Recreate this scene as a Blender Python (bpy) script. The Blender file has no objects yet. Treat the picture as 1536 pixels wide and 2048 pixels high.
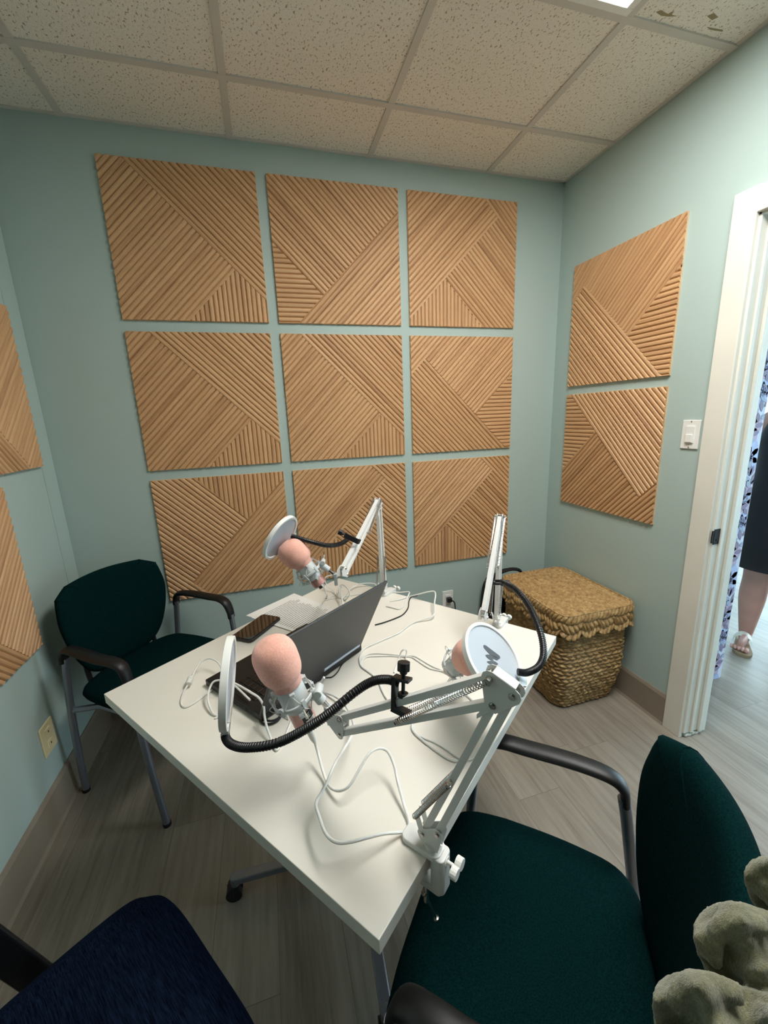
import bpy, bmesh, math, random
from mathutils import Vector, Matrix
from math import sin, cos, pi, radians, sqrt
random.seed(7)
C = bpy.context.scene.collection
V = Vector
# ------------------------------------------------------------------ camera
CAM = V((-1.655885, -2.109680, 1.444360)); YAW, PITCH, ROLL, FPX = 0.274791, -0.229585, -0.0397593, 814.093
fwd = V((sin(YAW)*cos(PITCH), cos(YAW)*cos(PITCH), sin(PITCH)))
_r = V((cos(YAW), -sin(YAW), 0)); _u = _r.cross(fwd)
RT = cos(ROLL)*_r + sin(ROLL)*_u; UP = -sin(ROLL)*_r + cos(ROLL)*_u
def ray(px, py): return fwd + (px-768)/FPX*RT - (py-1024)/FPX*UP
def at(px, py, dep): return CAM + ray(px, py)*dep               # point seen at a pixel, at a given distance
def onz(px, py, z):                                              # point seen at a pixel, on a level surface
    d = ray(px, py); return CAM + d*((z-CAM.z)/d.z)
cd = bpy.data.cameras.new('camera'); cam = bpy.data.objects.new('camera', cd); C.objects.link(cam)
cd.sensor_fit = 'VERTICAL'; cd.sensor_height = 24; cd.lens = FPX/2048*24; cd.clip_start = .02
m = Matrix((RT, UP, -fwd)).transposed().to_4x4(); m.translation = CAM; cam.matrix_world = m
bpy.context.scene.camera = cam
# ------------------------------------------------------------------ materials
def srgb(r, g, b):
    f = lambda c: (c/255/12.92) if c/255 <= .04045 else ((c/255+.055)/1.055)**2.4
    return (f(r), f(g), f(b), 1)
def newmat(name):
    m = bpy.data.materials.new(name); m.use_nodes = True
    nt = m.node_tree; return m, nt, nt.nodes['Principled BSDF']
def N(nt, t, **k):
    n = nt.nodes.new(t)
    for a, b in k.items():
        if a.startswith('i_'): n.inputs[int(a[2:])].default_value = b
        else: setattr(n, a, b)
    return n
def L(nt, a, b): nt.links.new(a, b)
def coords(nt, scale=(1, 1, 1), kind='Object', rot=(0, 0, 0)):
    tc = N(nt, 'ShaderNodeTexCoord'); mp = N(nt, 'ShaderNodeMapping')
    mp.inputs['Scale'].default_value = scale; mp.inputs['Rotation'].default_value = rot
    L(nt, tc.outputs[kind], mp.inputs[0]); return mp.outputs[0]
def ramp(nt, src, stops):
    r = N(nt, 'ShaderNodeValToRGB'); e = r.color_ramp.elements
    while len(e) < len(stops): e.new(.5)
    for i, (p, c) in enumerate(stops): e[i].position = p; e[i].color = c
    L(nt, src, r.inputs[0]); return r.outputs[0]
def noise(nt, vec, scale=5, detail=3, rough=.5):
    n = N(nt, 'ShaderNodeTexNoise'); n.inputs['Scale'].default_value = scale
    n.inputs['Detail'].default_value = detail; n.inputs['Roughness'].default_value = rough
    L(nt, vec, n.inputs['Vector']); return n.outputs['Fac']
def bump(nt, b, h, st=.3, dist=.002):
    n = N(nt, 'ShaderNodeBump'); n.inputs['Strength'].default_value = st; n.inputs['Distance'].default_value = dist
    L(nt, h, n.inputs['Height']); L(nt, n.outputs[0], b.inputs['Normal'])
def plain(name, col, rough=.5, metal=0, var=.06, scale=8, bmp=0, bscale=200, coat=0, sheen=0):
    m, nt, b = newmat(name); v = coords(nt)
    f = noise(nt, v, scale, 3)
    lo = tuple(c*(1-var) for c in col[:3])+(1,); hi = tuple(min(1, c*(1+var)) for c in col[:3])+(1,)
    L(nt, ramp(nt, f, [(.3, lo), (.7, hi)]), b.inputs['Base Color'])
    b.inputs['Roughness'].default_value = rough; b.inputs['Metallic'].default_value = metal
    b.inputs['Coat Weight'].default_value = coat; b.inputs['Sheen Weight'].default_value = sheen
    if bmp: bump(nt, b, noise(nt, v, bscale, 2), bmp, .001)
    return m
M = {}
M['wall'] = plain('wall_paint', srgb(172, 191, 185), .6, var=.015, scale=1.5, bmp=.12, bscale=260)
M['shadewall'] = plain('wall_darkened_for_shade', srgb(70, 70, 68), .6)  # invented dark tone for the unseen wall, keeps camera-facing sides in shade
M['wall_outer'] = plain('outer_room_paint', srgb(214, 226, 232), .6, var=.02)
M['trim'] = plain('trim_paint', srgb(226, 224, 212), .38, var=.03, scale=5, bmp=.15, bscale=60)
M['base'] = plain('baseboard_vinyl', srgb(140, 128, 113), .5, var=.04, scale=4)
M['ivory'] = plain('ivory_plastic', srgb(226, 211, 165), .35)
M['whiteplastic'] = plain('white_plastic', srgb(232, 232, 226), .35, var=.02)
M['stand'] = plain('white_powder_coat', srgb(222, 222, 218), .36, var=.02, coat=.2)
M['chrome'] = plain('chrome', (.62, .59, .56, 1), .2, 1)
M['steel'] = plain('grey_tube_metal', srgb(140, 146, 156), .38, .75)
M['black'] = plain('black_plastic', srgb(20, 20, 22), .38, var=.2)
M['armblack'] = plain('black_arm_urethane', srgb(11, 11, 12), .48, var=.15, bmp=.1, bscale=400)
M['rubber'] = plain('black_rubber', srgb(16, 16, 17), .7)
M['cable'] = plain('white_cable', srgb(226, 226, 220), .45, var=.02)
M['table'] = plain('table_laminate', srgb(228, 224, 213), .3, var=.012, scale=2)
M['lid'] = plain('laptop_lid_grey', srgb(50, 52, 52), .45, .2, var=.05)
M['laptop'] = plain('laptop_black', srgb(17, 16, 17), .45, var=.2)
M['key'] = plain('key_black', srgb(14, 14, 15), .3, var=.2)
M['glass'] = plain('phone_glass', srgb(10, 9, 10), .06, var=.1, coat=1)
M['silverstrip'] = plain('silver_strip', srgb(190, 198, 212), .35, .4)
M['paper'] = plain('paper', srgb(232, 230, 224), .7, var=.01)
M['ink'] = plain('ink', srgb(84, 82, 80), .8)
M['skin'] = plain('skin', srgb(196, 148, 134), .5, var=.08, scale=12)
M['dress'] = plain('black_dress', srgb(10, 11, 20), .85, var=.2, sheen=.2)
M['sandal'] = plain('white_sandal_strap', srgb(228, 222, 208), .45)
M['hair'] = plain('brown_hair', srgb(84, 62, 46), .6, var=.2)
M['cork'] = plain('cork_sole', srgb(150, 128, 100), .8)
M['darkbag'] = plain('black_fabric', srgb(14, 14, 16), .8, var=.2, bmp=.2)
M['logo'] = plain('grey_logo_print', srgb(78, 82, 86), .6)
M['mesh'] = plain('pop_filter_mesh', srgb(186, 194, 202), .7, var=.02, bmp=.3, bscale=900)
M['mesh_in'] = plain('pop_filter_mesh_inner', srgb(196, 202, 216), .75, var=.03, bmp=.3, bscale=900)
M['pinkmetal'] = plain('pink_mic_body', srgb(214, 160, 150), .4, .15, var=.03)
M['cage'] = plain('shock_mount_plastic', srgb(206, 212, 212), .4, var=.03)
M['elastic'] = plain('elastic_cord', srgb(206, 206, 198), .8)
def foam_mat():
    m, nt, b = newmat('pink_foam'); v = coords(nt)
    L(nt, ramp(nt, noise(nt, v, 260, 4, .7), [(.3, srgb(238, 168, 148)), (.7, srgb(254, 196, 176))]), b.inputs['Base Color'])
    b.inputs['Roughness'].default_value = .95; b.inputs['Sheen Weight'].default_value = .3
    bump(nt, b, noise(nt, v, 700, 3, .7), .5, .0015); return m
M['foam'] = foam_mat()
def fabric(name, c1, c2, scale=420, stre=(1, 1, 1)):
    m, nt, b = newmat(name); v = coords(nt, stre)
    n = noise(nt, v, scale, 3, .75)
    L(nt, ramp(nt, n, [(.35, c1), (.68, c2)]), b.inputs['Base Color'])
    b.inputs['Roughness'].default_value = .9; b.inputs['Sheen Weight'].default_value = 0; b.inputs['Sheen Roughness'].default_value = .5
    b.inputs['Specular IOR Level'].default_value = .02
    bump(nt, b, n, .35, .001); return m
M['green'] = fabric('dark_green_fabric', srgb(2, 20, 23), srgb(9, 41, 40))
M['navy'] = fabric('navy_fabric', srgb(5, 9, 21), srgb(26, 38, 60), 560, (1, .05, 1))
M['navyedge'] = plain('navy_edge', srgb(10, 12, 34), .8)
def throw_mat():
    m, nt, b = newmat('olive_fur'); v = coords(nt)
    n = noise(nt, v, 60, 5, .7); n2 = noise(nt, coords(nt, (1, 1, .25)), 700, 3, .8)
    mx = N(nt, 'ShaderNodeMath', operation='ADD'); mx.inputs[1].default_value = 0
    a = N(nt, 'ShaderNodeMath', operation='MULTIPLY'); L(nt, n2, a.inputs[0]); a.inputs[1].default_value = .55
    c = N(nt, 'ShaderNodeMath', operation='MULTIPLY'); L(nt, n, c.inputs[0]); c.inputs[1].default_value = .45
    L(nt, a.outputs[0], mx.inputs[0]); L(nt, c.outputs[0], mx.inputs[1])
    L(nt, ramp(nt, mx.outputs[0], [(.32, srgb(74, 74, 48)), (.55, srgb(124, 124, 90)), (.72, srgb(168, 168, 132))]), b.inputs['Base Color'])
    b.inputs['Roughness'].default_value = 1; b.inputs['Sheen Weight'].default_value = .5
    bump(nt, b, mx.outputs[0], .9, .004); return m
M['throw'] = throw_mat()
def wood_mat():
    m, nt, b = newmat('slat_wood')
    tc = N(nt, 'ShaderNodeTexCoord'); sep = N(nt, 'ShaderNodeSeparateXYZ'); L(nt, tc.outputs['UV'], sep.inputs[0])
    cmb = N(nt, 'ShaderNodeCombineXYZ'); mu = N(nt, 'ShaderNodeMath', operation='MULTIPLY'); L(nt, sep.outputs[1], mu.inputs[0]); mu.inputs[1].default_value = .02
    L(nt, sep.outputs[0], cmb.inputs[0]); L(nt, mu.outputs[0], cmb.inputs[1])
    fine = noise(nt, cmb.outputs[0], 260, 4, .6); big = noise(nt, cmb.outputs[0], 38, 2, .5)
    k = N(nt, 'ShaderNodeMath', operation='MULTIPLY_ADD'); L(nt, big, k.inputs[0]); k.inputs[1].default_value = .6
    q = N(nt, 'ShaderNodeMath', operation='MULTIPLY'); L(nt, fine, q.inputs[0]); q.inputs[1].default_value = .4
    L(nt, q.outputs[0], k.inputs[2])
    L(nt, ramp(nt, k.outputs[0], [(.3, srgb(158, 114, 78)), (.45, srgb(196, 152, 108)), (.6, srgb(212, 170, 124)), (.75, srgb(184, 138, 96))]), b.inputs['Base Color'])
    b.inputs['Roughness'].default_value = .5
    bump(nt, b, fine, .12, .0006); return m
M['wood'] = wood_mat()
M['panel_back'] = plain('panel_backing', srgb(206, 186, 156), .8)
def ceil_mat():
    m, nt, b = newmat('ceiling_tile'); v = coords(nt)
    mp = coords(nt, (1, .62, 1), rot=(0, 0, .6))
    f = noise(nt, mp, 150, 2, .6); fw = noise(nt, v, 10, 2)
    sp = ramp(nt, f, [(.0, (0, 0, 0, 1)), (.34, (0, 0, 0, 1)), (.41, (1, 1, 1, 1))])
    pit = noise(nt, v, 420, 2, .6); pr = ramp(nt, pit, [(.36, (.45, .45, .45, 1)), (.46, (1, 1, 1, 1))])
    mx = N(nt, 'ShaderNodeMix', data_type='RGBA', blend_type='MULTIPLY'); mx.inputs[0].default_value = 1
    L(nt, ramp(nt, sp, [(0, srgb(164, 146, 124)), (1, srgb(240, 234, 222))]), mx.inputs[6])
    L(nt, ramp(nt, pr, [(0, (.7, .67, .62, 1)), (1, (1, 1, 1, 1))]), mx.inputs[7])
    L(nt, mx.outputs[2], b.inputs['Base Color']); b.inputs['Roughness'].default_value = .95
    bump(nt, b, f, .5, .004); return m
M['ceil'] = ceil_mat()
M['tbar'] = plain('ceiling_grid_paint', srgb(206, 201, 192), .5, var=.03)
M['stain'] = plain('ceiling_tile_chip', srgb(150, 136, 104), .9)
def floor_mat():
    m, nt, b = newmat('vinyl_plank')
    v = coords(nt, (1, 1, 1)); sp = N(nt, 'ShaderNodeSeparateXYZ'); L(nt, v, sp.inputs[0])
    W, LEN = .18, 1.22
    dx = N(nt, 'ShaderNodeMath', operation='DIVIDE'); L(nt, sp.outputs[0], dx.inputs[0]); dx.inputs[1].default_value = W
    fl = N(nt, 'ShaderNodeMath', operation='FLOOR'); L(nt, dx.outputs[0], fl.inputs[0])
    wn = N(nt, 'ShaderNodeTexWhiteNoise', noise_dimensions='1D'); L(nt, fl.outputs[0], wn.inputs['W'])
    dy = N(nt, 'ShaderNodeMath', operation='DIVIDE'); L(nt, sp.outputs[1], dy.inputs[0]); dy.inputs[1].default_value = LEN
    ad = N(nt, 'ShaderNodeMath', operation='ADD'); L(nt, dy.outputs[0], ad.inputs[0]); L(nt, wn.outputs['Value'], ad.inputs[1])
    fy = N(nt, 'ShaderNodeMath', operation='FLOOR'); L(nt, ad.outputs[0], fy.inputs[0])
    cb = N(nt, 'ShaderNodeCombineXYZ'); L(nt, fl.outputs[0], cb.inputs[0]); L(nt, fy.outputs[0], cb.inputs[1])
    w2 = N(nt, 'ShaderNodeTexWhiteNoise', noise_dimensions='2D'); L(nt, cb.outputs[0], w2.inputs['Vector'])
    sc = N(nt, 'ShaderNodeVectorMath', operation='MULTIPLY'); L(nt, v, sc.inputs[0]); sc.inputs[1].default_value = (1, .07, 1)
    of = N(nt, 'ShaderNodeVectorMath', operation='MULTIPLY_ADD'); L(nt, w2.outputs['Color'], of.inputs[0]); of.inputs[1].default_value = (7, 7, 7); L(nt, sc.outputs[0], of.inputs[2])
    g1 = noise(nt, of.outputs[0], 60, 5, .65); g2 = noise(nt, of.outputs[0], 13, 3, .6)
    k = N(nt, 'ShaderNodeMath', operation='MULTIPLY_ADD'); L(nt, g1, k.inputs[0]); k.inputs[1].default_value = .5
    h = N(nt, 'ShaderNodeMath', operation='MULTIPLY'); L(nt, g2, h.inputs[0]); h.inputs[1].default_value = .5; L(nt, h.outputs[0], k.inputs[2])
    t = N(nt, 'ShaderNodeMath', operation='MULTIPLY_ADD'); L(nt, w2.outputs['Value'], t.inputs[0]); t.inputs[1].default_value = .10; L(nt, k.outputs[0], t.inputs[2])
    col = ramp(nt, t.outputs[0], [(.34, srgb(108, 99, 87)), (.52, srgb(139, 130, 117)), (.70, srgb(158, 149, 136))])
    # joints
    fr = N(nt, 'ShaderNodeMath', operation='FRACT'); L(nt, dx.outputs[0], fr.inputs[0])
    a = N(nt, 'ShaderNodeMath', operation='LESS_THAN'); L(nt, fr.outputs[0], a.inputs[0]); a.inputs[1].default_value = .010
    fr2 = N(nt, 'ShaderNodeMath', operation='FRACT'); L(nt, ad.outputs[0], fr2.inputs[0])
    a2 = N(nt, 'ShaderNodeMath', operation='LESS_THAN'); L(nt, fr2.outputs[0], a2.inputs[0]); a2.inputs[1].default_value = .0016
    mxx = N(nt, 'ShaderNodeMath', operation='MAXIMUM'); L(nt, a.outputs[0], mxx.inputs[0]); L(nt, a2.outputs[0], mxx.inputs[1])
    mx = N(nt, 'ShaderNodeMix', data_type='RGBA'); L(nt, mxx.outputs[0], mx.inputs[0]); L(nt, col, mx.inputs[6]); mx.inputs[7].default_value = srgb(112, 104, 94)
    L(nt, mx.outputs[2], b.inputs['Base Color']); b.inputs['Roughness'].default_value = .42
    bump(nt, b, g1, .12, .001); return m
M['floor'] = floor_mat()
def wicker_mat():
    m, nt, b = newmat('water_hyacinth_braid'); v = coords(nt)
    f = noise(nt, v, 45, 4, .7); f2 = noise(nt, v, 300, 3, .7)
    k = N(nt, 'ShaderNodeMath', operation='MULTIPLY_ADD'); L(nt, f, k.inputs[0]); k.inputs[1].default_value = .6
    h = N(nt, 'ShaderNodeMath', operation='MULTIPLY'); L(nt, f2, h.inputs[0]); h.inputs[1].default_value = .4; L(nt, h.outputs[0], k.inputs[2])
    L(nt, ramp(nt, k.outputs[0], [(.34, srgb(106, 76, 44)), (.5, srgb(172, 138, 88)), (.66, srgb(212, 184, 134))]), b.inputs['Base Color'])
    b.inputs['Roughness'].default_value = .6; bump(nt, b, f2, .4, .001); return m
M['wicker'] = wicker_mat()
def emit(name, col, s):
    m = bpy.data.materials.new(name); m.use_nodes = True; nt = m.node_tree; nt.nodes.clear()
    e = N(nt, 'ShaderNodeEmission'); e.inputs[0].default_value = col; e.inputs[1].default_value = s
    o = N(nt, 'ShaderNodeOutputMaterial'); L(nt, e.outputs[0], o.inputs[0]); return m
M['lamp'] = emit('troffer_diffuser', (1, .98, .945, 1), 34)
M['daylight'] = emit('bright_window_daylight', (.62, .86, 1, 1), 13)
for nm, c in dict(petal_mauve=(186, 164, 188), petal_blue=(178, 188, 224), leaf_plum=(132, 120, 146), leaf_grey=(158, 166, 190), centre=(112, 116, 150), paperbg=(208, 211, 228)).items():
    M[nm] = plain('wallpaper_'+nm, srgb(*c), .6, var=.05, scale=30)
# ------------------------------------------------------------------ mesh builder
class MB:
    def __init__(s): s.v = []; s.f = []; s.mi = []; s.uv = {}
    def add(s, vs, fs, mi=0):
        o = len(s.v); s.v += [V(a) for a in vs]
        for f in fs: s.f.append([o+i for i in f]); s.mi.append(mi)
        return o
    def box(s, c, size, rot=None, mi=0):
        hx, hy, hz = [a/2 for a in size]; c = V(c)
        vs = [V((x, y, z)) for x in (-hx, hx) for y in (-hy, hy) for z in (-hz, hz)]
        if rot is not None: vs = [rot @ a for a in vs]
        s.add([c+a for a in vs], [(0, 1, 3, 2), (4, 6, 7, 5), (0, 4, 5, 1), (2, 3, 7, 6), (0, 2, 6, 4), (1, 5, 7, 3)], mi); return s
    def bar(s, p, q, w, h, up, mi=0):       # box from p to q; w along up x dir, h along up
        p, q = V(p), V(q); d = (q-p).normalized(); up = V(up); sd = d.cross(up).normalized(); u2 = sd.cross(d).normalized()
        vs = [a + sd*(i*w/2) + u2*(j*h/2) for a in (p, q) for i in (-1, 1) for j in (-1, 1)]
        s.add(vs, [(0, 1, 3, 2), (4, 6, 7, 5), (0, 4, 5, 1), (2, 3, 7, 6), (0, 2, 6, 4), (1, 5, 7, 3)], mi); return s
    def tube(s, pts, r, n=10, mi=0, flat=None, caps=True):
        pts = [V(p) for p in pts]; rs = r if isinstance(r, (list, tuple)) else [r]*len(pts)
        rings = []; nx = None
        for i, p in enumerate(pts):
            d = (pts[min(i+1, len(pts)-1)]-pts[max(i-1, 0)]).normalized()
            if nx is None:
                a = V((0, 0, 1)) if abs(d.z) < .9 else V((1, 0, 0))
                nx = (a - d*a.dot(d)).normalized()
            else:
                t = nx - d*nx.dot(d); nx = t.normalized() if t.length > 1e-6 else nx
            b = d.cross(nx)
            kx, kb = (flat[0], flat[1]) if flat else (1, 1)
            rings.append([p + nx*(cos(2*pi*j/n)*rs[i]*kx) + b*(sin(2*pi*j/n)*rs[i]*kb) for j in range(n)])
        o = len(s.v)
        for g in rings: s.v += g
        for i in range(len(rings)-1):
            for j in range(n):
                s.f.append([o+i*n+j, o+i*n+(j+1) % n, o+(i+1)*n+(j+1) % n, o+(i+1)*n+j]); s.mi.append(mi)
        if caps:
            s.f.append([o+j for j in range(n)][::-1]); s.mi.append(mi)
            s.f.append([o+(len(rings)-1)*n+j for j in range(n)]); s.mi.append(mi)
        return s
    def cyl(s, p, q, r, n=20, r2=None, mi=0): return s.tube([p, q], [r, r if r2 is None else r2], n, mi)
    def lathe(s, p, ax, prof, n=28, mi=0):  # prof = [(dist along ax, radius)]
        p, ax = V(p), V(ax).normalized(); a = V((0, 0, 1)) if abs(ax.z) < .9 else V((1, 0, 0))
        x = (a-ax*a.dot(ax)).normalized(); y = ax.cross(x); o = len(s.v)
        for d, r in prof: s.v += [p+ax*d+x*(cos(2*pi*j/n)*r)+y*(sin(2*pi*j/n)*r) for j in range(n)]
        for i in range(len(prof)-1):
            for j in range(n): s.f.append([o+i*n+j, o+i*n+(j+1) % n, o+(i+1)*n+(j+1) % n, o+(i+1)*n+j]); s.mi.append(mi)
        if prof[0][1] > 1e-5: s.f.append([o+j for j in range(n)][::-1]); s.mi.append(mi)
        if prof[-1][1] > 1e-5: s.f.append([o+(len(prof)-1)*n+j for j in range(n)]); s.mi.append(mi)
        return s
    def prism(s, poly, o, x, y, z0, z1, mi=0):   # 2D polygon in frame (o,x,y), extruded along x cross y
        x, y, o = V(x), V(y), V(o); z = x.cross(y).normalized(); n = len(poly)
        vs = [o+x*a+y*b+z*z0 for a, b in poly]+[o+x*a+y*b+z*z1 for a, b in poly]
        s.add(vs, [list(range(n))[::-1], list(range(n, 2*n))]+[[i, (i+1) % n, n+(i+1) % n, n+i] for i in range(n)], mi); return s
    def torus(s, c, ax, R, r, n=40, m=8, mi=0, kx=1):
        ax = V(ax).normalized(); a = V((0, 0, 1)) if abs(ax.z) < .9 else V((1, 0, 0))
        x = (a-ax*a.dot(ax)).normalized(); y = ax.cross(x); c = V(c); o = len(s.v)
        for i in range(n):
            t = 2*pi*i/n; d = x*cos(t)+y*sin(t)
            for j in range(m):
                q = 2*pi*j/m; s.v.append(c+d*(R+r*cos(q))+ax*(r*kx*sin(q)))
        for i in range(n):
            for j in range(m): s.f.append([o+i*m+j, o+((i+1) % n)*m+j, o+((i+1) % n)*m+(j+1) % m, o+i*m+(j+1) % m]); s.mi.append(mi)
        return s
def spline(pts, k=8):
    pts = [V(p) for p in pts]; out = []
    P = [pts[0]*2-pts[1]]+pts+[pts[-1]*2-pts[-2]]
    for i in range(1, len(P)-2):
        for j in range(k):
            t = j/k; a, b, c, d = P[i-1], P[i], P[i+1], P[i+2]
            out.append(.5*((2*b)+(c-a)*t+(2*a-5*b+4*c-d)*t*t+(3*b-a-3*c+d)*t**3))
    out.append(pts[-1]); return out
def mk(name, mb, mats, parent=None, smooth=False, bevel=0, base=None, local=False, sub=0, fix=True):
    if not isinstance(mats, (list, tuple)): mats = [mats]
    me = bpy.data.meshes.new(name)
    off = V((0, 0, 0))
    if parent is not None and not local:
        off = parent.location.copy(); pp = parent.parent
        while pp is not None: off += pp.location; pp = pp.parent
    elif base is not None: off = V(base)
    elif parent is None and not local:
        xs = [v.x for v in mb.v]; ys = [v.y for v in mb.v]; off = V(((min(xs)+max(xs))/2, (min(ys)+max(ys))/2, min(v.z for v in mb.v)))
    me.from_pydata([tuple(v-off) for v in mb.v], [], mb.f)
    for m in mats: me.materials.append(m)
    for i, p in enumerate(me.polygons): p.material_index = mb.mi[i]
    if fix:
        bm = bmesh.new(); bm.from_mesh(me); bmesh.ops.recalc_face_normals(bm, faces=bm.faces); bm.to_mesh(me); bm.free()
    if smooth:
        for p in me.polygons: p.use_smooth = True
        if smooth != 'all':
            me.set_sharp_from_angle(angle=radians(40))
    o = bpy.data.objects.new(name, me); C.objects.link(o)
    if parent is not None: o.parent = parent
    else: o.location = off
    if bevel:
        b = o.modifiers.new('bevel', 'BEVEL'); b.width = bevel; b.segments = 3; b.limit_method = 'ANGLE'; b.angle_limit = radians(35)
    if sub:
        b = o.modifiers.new('subdivision', 'SUBSURF'); b.levels = b.render_levels = sub
    return o
def tag(o, label, cat, group=None):
    o['label'] = label; o['category'] = cat
    if group: o['group'] = group
    return o
def thing(name, label, cat, loc, rotz=0, group=None):
    o = bpy.data.objects.new(name, None); C.objects.link(o); o.location = loc; o.rotation_euler = (0, 0, rotz); o.empty_display_size = .05
    return tag(o, label, cat, group)
def struct(name, mb, mats, parent=None, **k):
    o = mk(name, mb, mats, parent, **k)
    if parent is None: o['kind'] = 'structure'
    return o
# ------------------------------------------------------------------ room shell
W, H, YF = 2.5486, 2.6092, -3.5            # width, ceiling height, wall behind the camera
T = .12; DY0, DY1, DH = -.982, -1.86, 2.06  # door opening in the right wall
struct('floor', MB().box((.4, -1.45, -.025), (6.2, 6.3, .05)), M['floor'])
struct('ceiling', MB().box((-W/2+.05, YF/2, H+.03), (W+.34, -YF+.24, .06)), M['ceil'])
g = MB(); xs = [-.4567-.6066*i for i in range(4)]; ys = [-.327, -.829, -1.439, -2.049, -2.659, -3.269, -3.879]
for x in xs: g.box((x, YF/2, H-.0015), (.026, -YF, .007))
for y in ys: g.box((-W/2, y, H-.0022), (W, .026, .007))
g.box((-W/2, -.008, H-.0015), (W, .016, .005)); g.box((-.008, YF/2, H-.0015), (.016, -YF, .005)); g.box((-W+.008, YF/2, H-.0015), (.016, -YF, .005))
struct('trim_1', g, M['tbar'], bevel=.001)
for pp in ([(1312, 24), (1322, 20), (1336, 28), (1346, 22), (1348, 16), (1344, 30), (1354, 32), (1338, 33), (1322, 31)], [(1414, 32), (1428, 26), (1436, 34), (1424, 40)], [(1414, 54), (1446, 60), (1445, 63), (1420, 59)]):
    g = MB(); P = [onz(x, y, H) for x, y in pp]; n = len(P); g.add([p-V((0, 0, .0007)) for p in P]+[p+V((0, 0, .001)) for p in P], [list(range(n)), list(range(n, 2*n))[::-1]]+[[i, (i+1) % n, n+(i+1) % n, n+i] for i in range(n)])
    mk('tile_chip', g, M['stain'], bpy.data.objects['ceiling'])
struct('wall_back', MB().box((-W/2, T/2, H/2), (W+2*T, T, H)), M['wall'])
struct('wall_left', MB().box((-W-T/2, YF/2, H/2), (T, -YF, H)).box((-W+.0015, -.056, H/2+.08), (.003, .1, H-.17)), M['wall'])
struct('wall_front', MB().box((-W/2, YF-T/2, H/2), (W+2*T, T, H)), M['shadewall'])  # out of view behind the camera, darkened to cut bounce light
g = MB().box((T/2, DY0/2, H/2), (T, -DY0, H)).box((T/2, (DY0+DY1)/2, (DH+H)/2), (T, DY0-DY1, H-DH)).box((T/2, (DY1+YF)/2, H/2), (T, DY1-YF, H))
struct('wall_right', g, M['wall'])
# baseboards: tall vinyl cove base with a chamfered top
def baseb(name, a, b, inn):
    a, b, inn = V(a), V(b), V(inn); d = (b-a)
    prof = [(0, 0), (.020, 0), (.013, .012), (.010, .135), (.004, .150), (0, .150)]
    g = MB(); n = len(prof); vs = [p+inn*x+V((0, 0, z)) for p in (a, b) for x, z in prof]
    g.add(vs, [list(range(n)), list(range(n, 2*n))[::-1]]+[[i, (i+1) % n, n+(i+1) % n, n+i] for i in range(n)])
    struct(name, g, M['base'])
baseb('baseboard_left', (-W, 0, 0), (-W, YF, 0), (1, 0, 0)); baseb('baseboard_back', (-W, 0, 0), (0, 0, 0), (0, -1, 0))
baseb('baseboard_right', (0, 0, 0), (0, DY0+.078, 0), (-1, 0, 0)); baseb('baseboard_front', (-W, YF, 0), (0, YF, 0), (0, 1, 0))
# door frame
d1 = bpy.data.objects.new('door_1', None); C.objects.link(d1); d1.location = (0, DY0, 0); d1['kind'] = 'structure'
cw = .08
g = MB()
for X, sg in ((-.009, 1), (T+.009, 1)):
    g.box((X, DY0+cw/2-.004, (DH+cw)/2), (.018, cw, DH+cw)); g.box((X, DY1-cw/2+.004, (DH+cw)/2), (.018, cw, DH+cw)); g.box((X, (DY0+DY1)/2, DH+cw/2-.004), (.0175, DY0-DY1+.01, cw))
mk('casing', g, M['trim'], d1, bevel=.003)
g = MB()
for y, s in ((DY0, -1), (DY1, 1)):
    g.box((T/2, y+s*.006, DH/2+.012), (T+.004, .012, DH-.024))
    g.box((.028+.008, y+s*.016, DH/2+.012), (.016, .008, DH-.03)); g.box((.078, y+s*.018, DH/2+.012), (.012, .012, DH-.03)); g.box((.098, y+s*.014, DH/2), (.04, .006, DH-.03))
g.box((T/2, (DY0+DY1)/2, DH-.006), (T+.004, DY0-DY1, .012)); g.box((.078, (DY0+DY1)/2, DH-.018), (.012, DY0-DY1-.02, .012))
for k in range(5): g.box((.02+.02*k, DY0-.006, .010-.003*(k % 2)), (.018, .012, .012))
mk('jamb', g, M['trim'], d1, bevel=.002)
g = MB().box((.012, DY0-.0135, .935), (.03, .003, .062)).box((-.006, DY0-.012, .935), (.012, .004, .05)).box((.016, DY0-.0155, .922), (.012, .003, .006))
mk('strike_plate', g, M['rubber'], d1, bevel=.001)
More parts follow.
